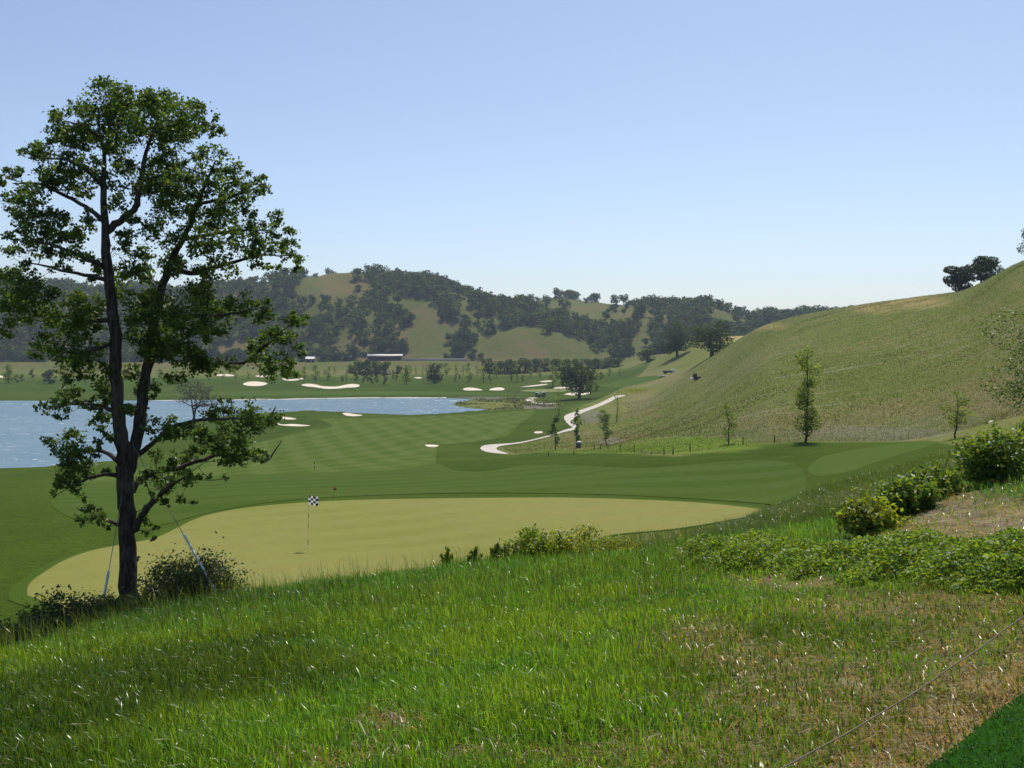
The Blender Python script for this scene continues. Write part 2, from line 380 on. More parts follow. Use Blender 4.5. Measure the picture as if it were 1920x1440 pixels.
M['young_leaf'] = leaf_material("young_tree_leaves", (0.130, 0.185, 0.024), (0.30, 0.38, 0.03), .55, .5, .2)
M['shrub_leaf'] = leaf_material("shrub_leaves", (0.100, 0.175, 0.018), (0.28, 0.40, 0.022), .45, .42, .3)
M['dark_shrub_leaf'] = leaf_material("dark_shrub_leaves", (0.048, 0.072, 0.018), (0.13, 0.18, 0.02), .45, .35)
M['grey_leaf'] = leaf_material("grey_twig_leaves", (0.15, 0.135, 0.095), (0.12, 0.11, 0.06), .8, .2, .2)
M['blade'] = leaf_material("grass_blades", (0.100, 0.186, 0.012), (0.225, 0.345, 0.016), .30, .40, .5)
M['wild'] = leaf_material("wild_grass", (0.098, 0.185, 0.014), (0.12, 0.20, 0.014), .9, .25, .1)
def simple(name, c, rough=.6, spec=.4, metal=0.0):
    return plain(name, tuple(x * .85 for x in c), tuple(min(1, x * 1.08) for x in c), 6, rough, spec, 0)
def water_material():
    m, t, b, out = mat("lake_water")
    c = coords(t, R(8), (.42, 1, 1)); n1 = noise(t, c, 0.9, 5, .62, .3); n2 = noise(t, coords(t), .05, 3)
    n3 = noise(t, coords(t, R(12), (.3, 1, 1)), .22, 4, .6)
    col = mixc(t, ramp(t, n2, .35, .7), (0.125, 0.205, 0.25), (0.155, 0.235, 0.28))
    cap = ramp(t, mth(t, 'MULTIPLY', n1, mth(t, 'ADD', n3, .5)), .64, .74)  # pale flecks: sparkle on the wavelets painted into the water colour
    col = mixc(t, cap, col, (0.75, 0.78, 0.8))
    t.links.new(col, b.inputs['Base Color']); b.inputs['Roughness'].default_value = .22; b.inputs['IOR'].default_value = 1.33
    bump(t, b, mth(t, 'ADD', n1, mth(t, 'MULTIPLY', n3, 1.5)), .75, .35); return m
M['water'] = water_material()

# ------------------------------------------------------------------ mesh tools
def mesh(name, v, f, mats, face_col=None, mat_idx=None, smooth=False, attrs=None):
    me = bpy.data.meshes.new(name)
    v = np.ascontiguousarray(v, np.float32)
    fl = f if isinstance(f, list) else [f]
    fl = [np.asarray(q, np.int32) for q in fl if len(q)]
    me.vertices.add(len(v)); me.vertices.foreach_set("co", v.ravel())
    nl = sum(q.size for q in fl); npoly = sum(len(q) for q in fl)
    me.loops.add(nl); me.loops.foreach_set("vertex_index", np.concatenate([q.ravel() for q in fl]))
    me.polygons.add(npoly)
    tot = np.concatenate([np.full(len(q), q.shape[1], np.int32) for q in fl])
    me.polygons.foreach_set("loop_start", np.concatenate([[0], np.cumsum(tot)[:-1]]).astype(np.int32))
    if smooth: me.polygons.foreach_set("use_smooth", np.ones(npoly, bool))
    for m_ in (mats if isinstance(mats, (list, tuple)) else [mats]): me.materials.append(m_)
    if mat_idx is not None: me.polygons.foreach_set("material_index", np.asarray(mat_idx, np.int32))
    me.update(calc_edges=True)
    if face_col is not None:
        fc = np.ones((npoly, 4), np.float32); fc[:, :3] = face_col
        a = me.attributes.new("col", 'FLOAT_COLOR', 'FACE'); a.data.foreach_set("color", fc.ravel())
    for k_, arr in (attrs or {}).items():
        a = me.attributes.new(k_, 'FLOAT_COLOR', 'POINT'); a.data.foreach_set("color", np.ascontiguousarray(arr, np.float32).ravel())
    return me
def obj(name, me, parent=None, loc=None, label=None, cat=None, group=None, kind=None):
    o = bpy.data.objects.new(name, me); COL.objects.link(o)
    if parent is not None: o.parent = parent
    if loc is not None: o.location = loc
    tag(o, label, cat, group, kind); return o
def tag(o, label=None, cat=None, group=None, kind=None):
    if label: o["label"] = label
    if cat: o["category"] = cat
    if group: o["group"] = group
    if kind: o["kind"] = kind
class MB:
    """collects quads and triangles of one mesh"""
    def __init__(s): s.v = []; s.q = []; s.t = []; s.qc = []; s.n = 0
    def add(s, v, f):
        v = np.asarray(v, float); f = np.asarray(f, int) + s.n
        s.v.append(v); s.n += len(v); (s.q if f.shape[1] == 4 else s.t).append(f); return s
    def box(s, c, d, rz=0.0, taper=1.0):
        x, y, z = np.array(d) / 2; co, si = math.cos(rz), math.sin(rz); vv = []
        for zz, k_ in ((-z, 1), (z, taper)):
            for xx, yy in ((-x, -y), (x, -y), (x, y), (-x, y)): vv.append((c[0] + (xx * co - yy * si) * k_, c[1] + (xx * si + yy * co) * k_, c[2] + zz))
        return s.add(vv, [(0, 3, 2, 1), (4, 5, 6, 7), (0, 1, 5, 4), (1, 2, 6, 5), (2, 3, 7, 6), (3, 0, 4, 7)])
    def tube(s, pts, rad, seg=8, cap=True):
        pts = np.asarray(pts, float); n = len(pts); rad = np.broadcast_to(np.asarray(rad, float), (n,))
        tg = np.gradient(pts, axis=0); tg /= np.linalg.norm(tg, axis=1)[:, None] + 1e-9
        ref = np.array([0.31, 0.95, 0.05]) if abs(tg[0][2]) > .5 else np.array([0.05, .1, 1.0])
        vv = []
        for i in range(n):
            a = np.cross(tg[i], ref); a /= np.linalg.norm(a) + 1e-9; b_ = np.cross(tg[i], a)
            for k_ in range(seg):
                an = 2 * math.pi * k_ / seg; vv.append(pts[i] + rad[i] * (math.cos(an) * a + math.sin(an) * b_))
        f = [(i * seg + k_, i * seg + (k_ + 1) % seg, (i + 1) * seg + (k_ + 1) % seg, (i + 1) * seg + k_) for i in range(n - 1) for k_ in range(seg)]
        s.add(vv, f)
        if cap:
            for i, sg in ((0, -1), (n - 1, 1)):
                base_i = s.n; s.add([pts[i]] + vv[i * seg:(i + 1) * seg], [(0, 1 + k_, 1 + (k_ + 1) % seg) if sg > 0 else (0, 1 + (k_ + 1) % seg, 1 + k_) for k_ in range(seg)])
        return s
    def lathe(s, prof, c=(0, 0, 0), seg=12):
        vv = [(c[0] + r_ * math.cos(2 * math.pi * k_ / seg), c[1] + r_ * math.sin(2 * math.pi * k_ / seg), c[2] + z_) for r_, z_ in prof for k_ in range(seg)]
        return s.add(vv, [(i * seg + k_, i * seg + (k_ + 1) % seg, (i + 1) * seg + (k_ + 1) % seg, (i + 1) * seg + k_) for i in range(len(prof) - 1) for k_ in range(seg)])
    def build(s, name, m, smooth=False, col=None):
        fl = []
        if s.q: fl.append(np.concatenate(s.q))
        if s.t: fl.append(np.concatenate(s.t))
        return mesh(name, np.concatenate(s.v), fl, m, smooth=smooth, face_col=col)
def unit(v): return v / (np.linalg.norm(v, axis=-1, keepdims=True) + 1e-9)
def leaves(c, size, rng, up=0.35, asp=.62, outward=None):
    """one folded leaf (two triangles as a bent quad) per centre"""
    n = len(c); nrm = unit(rng.normal(size=(n, 3)) + np.array([0, 0, up * 2]) + (0 if outward is None else outward * .9))
    a = unit(np.cross(nrm, rng.normal(size=(n, 3)))); b_ = np.cross(nrm, a)
    L = (np.asarray(size) * rng.uniform(.7, 1.3, n))[:, None]
    v = np.stack([c - a * L * .5, c + b_ * L * asp * .5 + nrm * L * .12, c + a * L * .5, c - b_ * L * asp * .5 + nrm * L * .12], 1).reshape(-1, 3)
    return v, np.arange(4 * n).reshape(-1, 4)
def tint(n, rng, lo=.6, hi=1.35, warm=.25):
    v_ = rng.uniform(lo, hi, n)[:, None]; w_ = rng.uniform(-warm, warm, n)[:, None]
    return np.clip(v_ * np.concatenate([1 + w_, np.ones((n, 1)), 1 - w_], 1), 0, 2)
def ball(n, rng, shell=.5):
    d = unit(rng.normal(size=(n, 3))); r_ = rng.uniform(0, 1, n) ** (1 / 3)
    return d * (r_ * (1 - shell) + shell * rng.uniform(.75, 1.05, n))[:, None]

# ------------------------------------------------------------------ the ground sheet
def blob(u, v, ru, rv, soft=.5, y0=0, y1=9999):
    r_ = np.sqrt(((PU - u) / ru) ** 2 + ((PV - v) / rv) ** 2) + (fbm(XX / 2.5, YY / 2.5, 41, 3) - .5) * .5
    return (1 - sstep(1 - soft, 1 + soft * .6, r_)) * (YY > y0) * (YY < y1)
def region(poly_px, ymin=20, w0=.4, wk=.006, n=4):
    p = world_poly(poly_px, ymin, n); d = sdist(XX, YY, p)
    ww = w0 + wk * YY
    return 1 - sstep(-ww, ww, d + (fbm(XX / 3, YY / 3, 77, 3) - .5) * ww)
mown = np.zeros_like(XX)
# everything between the foreground crest and the far side of the valley is mown, except the native hillside and banks
edge_u = [-700, 0, 700, 940, 1000, 1100, 1160, 1230, 1300, 1400, 1500, 1640, 1740, 1800, 2100]
edge_v = [700, 700, 700, 852, 847, 846, 847, 853, 846, 834, 829, 828, 826, 836, 836]     # upper limit near (front part)
ev = np.interp(PU, edge_u, edge_v)
near_m = sstep(-1.5, 3, PV - ev) * (YY > 24) * (YY < 190)
bank_line = np.interp(PU, [-999, 1080, 1130, 1300, 1440, 1500, 1560, 1700, 1830, 2200], [1500, 1100, 1006, 992, 962, 940, 915, 878, 836, 800])
near_m *= 1 - sstep(-4, 10, PV - bank_line)
mown = np.maximum(mown, near_m * (PU > 700) )
left = (YY > 22) * (1 - sstep(.055, .075, TT)) * (YY < 600)
path_side = np.interp(YY, [150, 190, 230, 290, 350, 430, 560], [-.03, -.03, .03, .045, .08, .12, .14])
far_m = (YY > 170) * (TT < path_side) * (1 - sstep(500, 600, YY))
mown = np.maximum(mown, np.maximum(left * (1 - sstep(520, 600, YY)), far_m * 1.0))
wet = region([(850, 752), (900, 747), (985, 745), (1040, 757), (1045, 764), (985, 767), (915, 769), (870, 764)], 200, 1, .004)
mown = mown * (1 - wet * .85)
native = region([(955, 853), (938, 846), (933, 840), (960, 835), (1010, 825.5), (1055, 812), (1080, 806.5), (1082, 796), (1090, 779), (1122, 765), (1150, 753), (1180, 743), (1230, 735), (1300, 742), (1300, 846), (1230, 853), (1160, 847), (1100, 845.5), (1010, 848)], 60, .6, .006)
mown = mown * (1 - native)
mown *= (1 - sstep(0, .04, TT - .055) * (YY > 560))
lush = (1 - sstep(20, 26, YY))
dryf = np.zeros_like(XX)
for q in [(1600, 1330, 330, 110, .6), (1850, 1230, 190, 90, .6), (1330, 1440, 260, 70, .6), (740, 1365, 90, 28, .5), (1010, 1430, 260, 26, .6), (1310, 1200, 90, 40, .5), (700, 1430, 170, 22, .6), (560, 1440, 60, 25, .5), (1430, 1250, 150, 40, .6), (1730, 1140, 240, 26, .5), (1480, 1095, 120, 14, .5)]:
    dryf = np.maximum(dryf, .52 * blob(*q, y1=14))
for q in [(1820, 985, 150, 48, .6), (1700, 1020, 90, 20, .5), (1890, 985, 90, 55, .5), (1780, 935, 60, 22, .4), (1690, 985, 40, 20, .4)]:
    dryf = np.maximum(dryf, .85 * blob(*q, y1=20))
for q in [(1860, 1290, 120, 44, .6), (1700, 1400, 120, 40, .6), (1790, 1345, 130, 40, .6), (740, 1365, 60, 18, .5)]:
    dryf = np.maximum(dryf, .95 * blob(*q, y1=14))
dryf = np.maximum(dryf, .7 * blob(200, 1135, 60, 26, .5, 12, 19))
for q in [(1500, 790, 160, 26, .7), (1130, 822, 110, 16, .6), (1250, 708, 55, 12, .6), (1880, 745, 110, 50, .6), (1180, 770, 60, 16, .6), (1100, 840, 60, 5, .5), (1700, 770, 140, 14, .6), (1200, 745, 40, 14, .6)]:
    dryf = np.maximum(dryf, .42 * blob(*q, y0=70, y1=700))
lime = np.maximum.reduce([blob(1290, 834, 130, 15, .35, 60, 260), blob(1180, 843, 80, 7, .4, 60, 260), .6 * blob(1090, 845, 90, 5, .4, 60, 260), .45 * blob(1130, 770, 60, 14, .5, 150, 400)])
mown *= 1 - np.clip(lime * 1.2, 0, 1) * (YY > 60)
grav = np.maximum.reduce([.55 * blob(1640, 812, 160, 13, .5, 60, 170), .8 * blob(1110, 782, 26, 12, .4, 100, 400), .7 * blob(1145, 827, 26, 7, .4, 80, 300), .9 * blob(1010, 762, 40, 5, .5, 200, 420), .7 * blob(900, 747, 60, 4, .5, 300, 460), .55 * blob(1900, 1000, 60, 32, .5, 6, 18), .4 * blob(1770, 965, 100, 22, .4, 9, 18), .3 * blob(1850, 930, 50, 18, .4, 9, 20)])
tan = np.maximum.reduce([.9 * blob(1370, 625, 44, 17, .6, 380, 640), blob(1395, 640, 22, 12, .6, 380, 640), .62 * blob(1715, 566, 75, 14, .7, 180, 420), .5 * blob(1640, 578, 50, 10, .7, 180, 420), .5 * blob(1440, 612, 40, 8, .6, 260, 460)])
far = sstep(520, 700, YY) * (1 - sstep(.12, .2, TT) * (YY < 760))
silv = sstep(.06, .14, TT) * sstep(70, 110, YY) * (1 - far) * (.35 + .9 * sstep(.42, .62, fbm(XX / 30, YY / 55, 91, 3)))
silv = np.maximum(silv, .9 * (bank_line < PV) * (YY > 16) * (YY < 70))
LWN = world_poly([(1600, 1545), (1690, 1475), (1740, 1438), (1800, 1394), (1860, 1343), (1920, 1300), (2010, 1240), (2200, 1180), (2600, 1150), (2900, 1300), (2700, 1545)], 1.0, 3)
dryf = np.maximum(dryf, .95 * (1 - sstep(.1, .6, sdist(XX, YY, LWN))) * (YY < 12))
za = np.stack([mown, np.clip(dryf, 0, 1), lush, lime], -1); zb = np.stack([grav, tan, far, np.clip(silv, 0, 1)], -1)
V = np.stack([XX, YY, ZZ], -1).reshape(-1, 3)
idx = np.arange(NT * NY).reshape(NT, NY)
quads = np.stack([idx[:-1, :-1], idx[1:, :-1], idx[1:, 1:], idx[:-1, 1:]], -1)
ymid = YY[:-1, :-1]; is_hill = ymid > 775
is_side = (TT[:-1, :-1] > 0.075) & (ymid > 88) & ~is_hill
for nm, sel in (("ground", ~is_hill & ~is_side), ("hillside", is_side), ("hills", is_hill)):
    q = quads[sel]; used = np.unique(q); rm = np.full(NT * NY, -1); rm[used] = np.arange(len(used))
    q3 = np.concatenate([q[:, [0, 1, 2]], q[:, [0, 2, 3]]])
    me = mesh(nm, V[used], rm[q3], M['ground'], smooth=True, attrs={'za': za.reshape(-1, 4)[used], 'zb': zb.reshape(-1, 4)[used]})
    obj(nm, me, kind="structure")
# apron beside and behind the camera
gx = np.arange(-150, 151, 6.0); gy = np.arange(-90, 110, 6.0)
GX, GY = np.meshgrid(gx, gy, indexing='ij'); GZ = z_at(np.where(GY < 1, np.clip(GX, -1, 1), GX), np.maximum(GY, 1)) - .12
GZ = np.where(GY < 8, CZ - 1.75 + GX * .012 - np.abs(GY) * .004 - .1, GZ)
gi = np.arange(GX.size).reshape(GX.shape); gq = np.stack([gi[:-1, :-1], gi[1:, :-1], gi[1:, 1:], gi[:-1, 1:]], -1)
cx_, cy_ = GX[:-1, :-1] + 3, GY[:-1, :-1] + 3
keep = (np.abs(cx_) / np.maximum(cy_, .01) > 1.42) | (cy_ < 0)
zz0 = np.zeros((GX.size, 4)); zz0[:, 2] = 1
obj("ground", mesh("ground_apron", np.stack([GX, GY, GZ], -1).reshape(-1, 3), gq[keep], M['ground'], smooth=True, attrs={'za': zz0, 'zb': zz0 * 0}), kind="structure")

# lake surface
lp = [(-900, 150), (420, 150), (420, 470), (-900, 470)]
lme = mesh("lake", [(x, y, CZ + LAKE_H) for x, y in ((-420, 140), (40, 140), (40, 470), (-420, 470))], np.array([[0, 1, 2, 3]]), M['water'])
obj("lake", lme, kind="structure")

# ------------------------------------------------------------------ sheets lying on the ground
def sheet(name, poly, m, off=1.0, lab=None, step=None):
    """poly in world XY; triangulated together with the terrain nodes inside it"""
    poly = np.asarray(poly)
    keep_ = [poly[0]]
    for p in poly[1:]:
        if np.hypot(*(p - keep_[-1])) > 2e-4 * p[1] + .01: keep_.append(p)
    poly = np.array(keep_)
    cen = poly.mean(0); sc_ = 1.0
    bx0, by0 = poly.min(0); bx1, by1 = poly.max(0)
    sel = (XX > bx0) & (XX < bx1) & (YY > by0) & (YY < by1)
    px, py = XX[sel], YY[sel]
    if len(px):
        d = sdist(px, py, poly); k_ = d < -(0.0012 * py)
        px, py = px[k_], py[k_]
    if len(px) > 60000:
        st = int(len(px) / 60000) + 1; px, py = px[::st], py[::st]
    # CDT in (t, ln Y) space where the terrain cells are near square
    P = np.concatenate([poly, np.stack([px, py], 1)])
    Q = [Vector((a / b * 460 / 1.2, math.log(b) / (LY[1] - LY[0]))) for a, b in P]
    nb = len(poly)
    r_ = delaunay_2d_cdt(Q, [], [list(range(nb))], 1, 1e-6)
    vo = np.array([(q.x, q.y) for q in r_[0]]); yy = np.exp(vo[:, 1] * (LY[1] - LY[0])); xx = vo[:, 0] / 460 * 1.2 * yy
    zz = z_at(xx, yy) + (0.004 + 0.00016 * yy) * off
    tri = np.array([f for f in r_[2] if len(f) == 3])
    a, b, c = (np.stack([xx, yy], 1)[tri[:, i]] for i in range(3))
    area = (b[:, 0] - a[:, 0]) * (c[:, 1] - a[:, 1]) - (b[:, 1] - a[:, 1]) * (c[:, 0] - a[:, 0])
    tri = np.where((area < 0)[:, None], tri[:, ::-1], tri)
    o = obj(name, mesh(name, np.stack([xx, yy, zz], 1), tri, m, smooth=True), kind="structure")
    if lab: o["label"] = lab
    return o
fair_px = [(95, 940), (130, 908), (220, 888), (330, 868), (430, 847), (504, 825), (545, 815), (585, 805), (622, 800), (612, 792), (600, 787), (650, 785), (720, 784), (800, 781), (900, 776), (985, 770), (1001, 770), (995, 780), (978, 792), (966, 803), (962, 811), (948, 818.5), (924, 824), (882, 830), (841, 833), (822, 836), (818, 850), (818, 868), (824, 878), (850, 882), (900, 885), (940, 880), (980, 873), (1040, 872), (1100, 874), (1200, 878), (1300, 871), (1380, 864), (1450, 864), (1496, 874), (1511, 900), (1508, 925), (1480, 948), (1400, 942), (1200, 930), (1000, 925), (800, 926), (600, 934), (480, 946), (380, 964), (300, 985), (200, 985), (130, 970)]
fair_w = world_poly(fair_px, 30, 4)
sheet("fairway", fair_w, M['fairway'], 1.0)
sheet("fairway", world_poly([(818, 870), (850, 882), (900, 885), (940, 880), (980, 873), (1040, 872), (1100, 874), (1200, 878), (1300, 871), (1380, 864), (1450, 864), (1496, 874), (1511, 900), (1508, 925), (1480, 948), (1400, 942), (1200, 930), (1000, 925), (800, 926), (600, 934), (480, 946), (380, 964), (300, 985), (200, 985), (130, 970), (95, 940), (130, 908), (260, 900), (420, 892), (600, 886), (740, 881)], 30, 4), M['approach'], 1.6)
green_vis = smooth_loop([(66, 1136), (52, 1118), (55, 1096), (80, 1076), (120, 1052), (170, 1034), (230, 1022), (290, 1010), (330, 992), (360, 977), (400, 964), (470, 952), (560, 944), (650, 939), (800, 936), (1000, 934), (1100, 935), (1250, 940), (1350, 947), (1425, 956), (1436, 961), (1400, 970), (1320, 984), (1250, 994), (1180, 1000), (1130, 1006), (1090, 1014)], 5)[5:-10]
gw = [cast(u, v, 27) for u, v in green_vis] + [((u - 960) / F * y, y) for u, y in ((1095, 40.5), (1040, 38), (960, 35.5), (840, 33), (700, 31.5), (520, 30.5), (360, 30), (220, 30.2), (130, 30.8), (75, 32))]
gw = np.array(gw)
# collar of shorter rough round the green
gc = gw.mean(0)
sheet("green_collar", gc + (gw - gc) * np.array([1.03, 1.05]), M['collar'], 2.1)
sheet("putting_green", gw, M['green'], 2.7)
tee_px = [(1520, 872), (1540, 858), (1580, 848), (1640, 838), (1720, 829), (1760, 829), (1740, 838), (1690, 852), (1640, 868), (1590, 885), (1540, 893), (1515, 885)]
sheet("tee_lawn", world_poly(tee_px, 45, 5), M['far_fairway'], 1.0)
sheet("fairway", world_poly([(200, 743.5), (330, 738), (480, 733), (620, 734), (760, 733.5), (850, 735), (980, 738), (985, 741), (900, 742), (780, 741), (620, 742), (430, 743.5)], 330, 4), M['far_fairway'], 1.0)
sheet("putting_green", world_poly([(975, 733), (1000, 730.5), (1040, 730), (1070, 731.5), (1062, 734), (1030, 735.4), (995, 735)], 330, 4), M['far_green'], 1.4)
sheet("fairway", world_poly([(1125, 722), (1170, 712), (1210, 706), (1248, 703), (1240, 709), (1215, 716), (1180, 724), (1140, 727)], 300, 4), M['far_fairway'], 1.0)
path_px = [(1170, 741.5), (1153, 742.5), (1139, 749), (1120, 758), (1097, 766.5), (1080, 772), (1064, 777), (1057.5, 782), (1059.6, 789), (1068, 798), (1074, 802), (1060, 806), (1041, 813), (1018, 819.6), (987, 827), (962, 831), (932.5, 833), (909.6, 835), (901, 839.5), (903, 844), (914, 848), (932.5, 850.4), (953, 851.5),
           (940, 846.7), (931, 842.5), (935, 837.6), (953, 834.4), (978, 831), (1007.5, 824.3), (1036.6, 817), (1055, 811), (1080, 805.5), (1082, 800), (1077, 794), (1075, 786), (1084.6, 778.6), (1097, 772.5), (1122, 763.4), (1145, 753.4), (1156, 746.8), (1171, 743)]
sheet("cart_path", world_poly(path_px, 60, 3), M['path'], 1.5)
sheet("cart_path", world_poly([(985.3, 749), (993, 746.2), (1007.5, 745.4), (1009, 746.6), (1002, 749), (999.5, 751.4), (1003, 754), (1016, 756.4), (1042, 757), (1041, 758), (1014, 758), (1000, 756.4), (990, 753.6)], 200, 3), M['path'], 1.5)
for b in BUNKERS:
    sheet("sand_bunker", world_poly(b, 60, 4), M['sand'], 2.2)
lawn_w = world_poly([(1600, 1545), (1690, 1475), (1740, 1438), (1800, 1394), (1860, 1343), (1920, 1300), (2010, 1240), (2200, 1180), (2600, 1150), (2900, 1300), (2700, 1545)], 1.0, 3)
sheet("lawn", lawn_w, M['lawn'], 1.0)
# pale gravel line along the far shore
sh = lake_poly[(lake_poly[:, 1] > 345) & (lake_poly[:, 0] > -300)]
sh = sh[np.argsort(sh[:, 0])]
sh = sh[sh[:, 0] < -22]
ring = np.concatenate([sh + [0, -0.6], (sh + [0, 1.1])[::-1]])
sheet("lake_shore", ring, M['shore'], .6)

# ------------------------------------------------------------------ the big oak beside the green
def px_at(u, v, Y):
    t, s_ = pix_dir(u, v); return np.array([t * Y, Y, CZ + s_ * Y])
TY = 18.0
rng = np.random.RandomState(3)
LIMBS = [  # (points (u, v, depth offset), radius in px along it)
 ([(240, 1160, 0), (240, 1120, 0), (239, 1000, 0), (237, 930, 0), (236, 880, 0), (232, 850, -.05), (223, 800, -.1), (219, 720, -.15), (216, 650, -.2), (208, 560, -.2), (201, 490, -.2), (197, 421, -.15), (194, 340, -.1), (196, 300, 0), (188, 250, .1), (184, 205, .2)],
  [24, 19, 17, 16.5, 17, 15, 13, 12, 11.5, 10.5, 9.5, 7.5, 5.5, 4, 2.6, 1.2]),
 ([(237, 890, .02), (250, 850, .08), (262, 790, .2), (271, 720, .3), (281, 660, .35), (292, 600, .4), (302, 545, .4), (322, 490, .35), (350, 435, .3), (372, 380, .2), (392, 330, .1), (405, 300, .1)],
  [13, 13, 12, 11, 10.5, 9.5, 8.5, 7, 5.5, 4, 2.6, 1.2]),
 ([(198, 436, -.15), (216, 421, -.1), (236, 404, 0), (252, 392, .1), (259, 371, .2), (264, 340, .25), (272, 296, .3), (284, 255, .3), (300, 215, .3)], [6.5, 6.5, 6, 6, 5.5, 5, 4, 2.8, 1.2]),
 ([(252, 992, 0), (262, 972, -.2), (276, 953, -.4), (300, 928, -.6), (328, 906, -.8), (345, 896, -.9)], [8, 6.5, 6, 5, 3.2, 1.5]),
 ([(248, 922, .1), (262, 901, .2), (285, 889, .4), (330, 878, .5), (370, 865, .6), (420, 852, .6), (470, 855, .55), (500, 862, .5), (515, 846, .5), (528, 825, .5)], [6.5, 5.5, 5, 4.6, 4, 3.2, 2.4, 1.8, 1.4, .7]),
 ([(258, 852, .1), (285, 834, -.2), (312, 808, -.4), (360, 790, -.5), (420, 785, -.6), (480, 785, -.6)], [5.5, 4.5, 4, 3.4, 2.5, 1.2]),
 ([(222, 893, 0), (198, 889, -.2), (175, 894, -.3), (150, 904, -.4), (112, 918, -.5)], [5, 3.6, 3, 2.2, 1]),
 ([(222, 866, 0), (200, 850, .3), (172, 844, .5), (145, 848, .6), (105, 858, .7)], [5, 3.8, 3, 2.2, 1]),
 ([(224, 984, 0), (205, 977, .2), (185, 972, .3), (160, 968, .4)], [4.6, 3.4, 2.6, 1.2]),
 ([(218, 775, 0), (185, 760, .3), (145, 757, .5), (105, 762, .7), (86, 768, .7)], [4, 3, 2.4, 1.6, .8]),
 ([(200, 500, -.2), (165, 487, -.5), (130, 470, -.7), (90, 458, -.8), (40, 440, -.9)], [5, 4, 3.2, 2.4, 1]),
 ([(194, 415, -.1), (160, 387, .2), (112, 362, .4), (62, 343, .5), (25, 345, .6)], [5, 4, 3.2, 2.2, 1]),
 ([(203, 525, -.2), (160, 515, .3), (100, 503, .5), (45, 490, .6)], [4.6, 3.4, 2.4, 1]),
 ([(196, 352, -.1), (168, 325, -.4), (125, 300, -.6), (70, 295, -.7)], [4, 3, 2.2, 1]),
 ([(318, 502, .4), (360, 512, .6), (405, 500, .7), (450, 488, .8), (500, 478, .8), (548, 480, .8)], [6, 5, 4.2, 3.2, 2, 1]),
 ([(345, 448, .3), (395, 440, .1), (450, 432, 0), (510, 432, -.1)], [4.5, 3.4, 2.4, 1]),
 ([(372, 382, .2), (420, 372, 0), (470, 356, -.2), (495, 345, -.3)], [3.6, 2.8, 2, .9]),
 ([(296, 590, .4), (350, 592, 0), (420, 590, -.3), (480, 580, -.4)], [5, 3.8, 2.6, 1]),
 ([(284, 650, .35), (340, 660, .7), (400, 682, .9), (450, 682, 1.0), (490, 655, 1.0), (530, 620, 1.0), (560, 600, 1.0)], [5, 4.2, 3.4, 3, 2.4, 1.6, .8]),
 ([(212, 600, -.2), (160, 600, .3), (90, 590, .6), (25, 600, .8)], [5, 3.8, 2.6, 1]),
 ([(214, 640, -.2), (165, 660, -.6), (120, 660, -.8)], [4, 2.8, 1.2]),
 ([(262, 340, .25), (310, 325, .5), (345, 300, .6)], [3.6, 2.4, 1]),
 ([(285, 250, .3), (330, 235, .1), (385, 235, 0)], [2.6, 2, .9]),
 ([(190, 260, .1), (150, 235, -.2), (108, 225, -.3)], [2.6, 1.8, .8]),
]
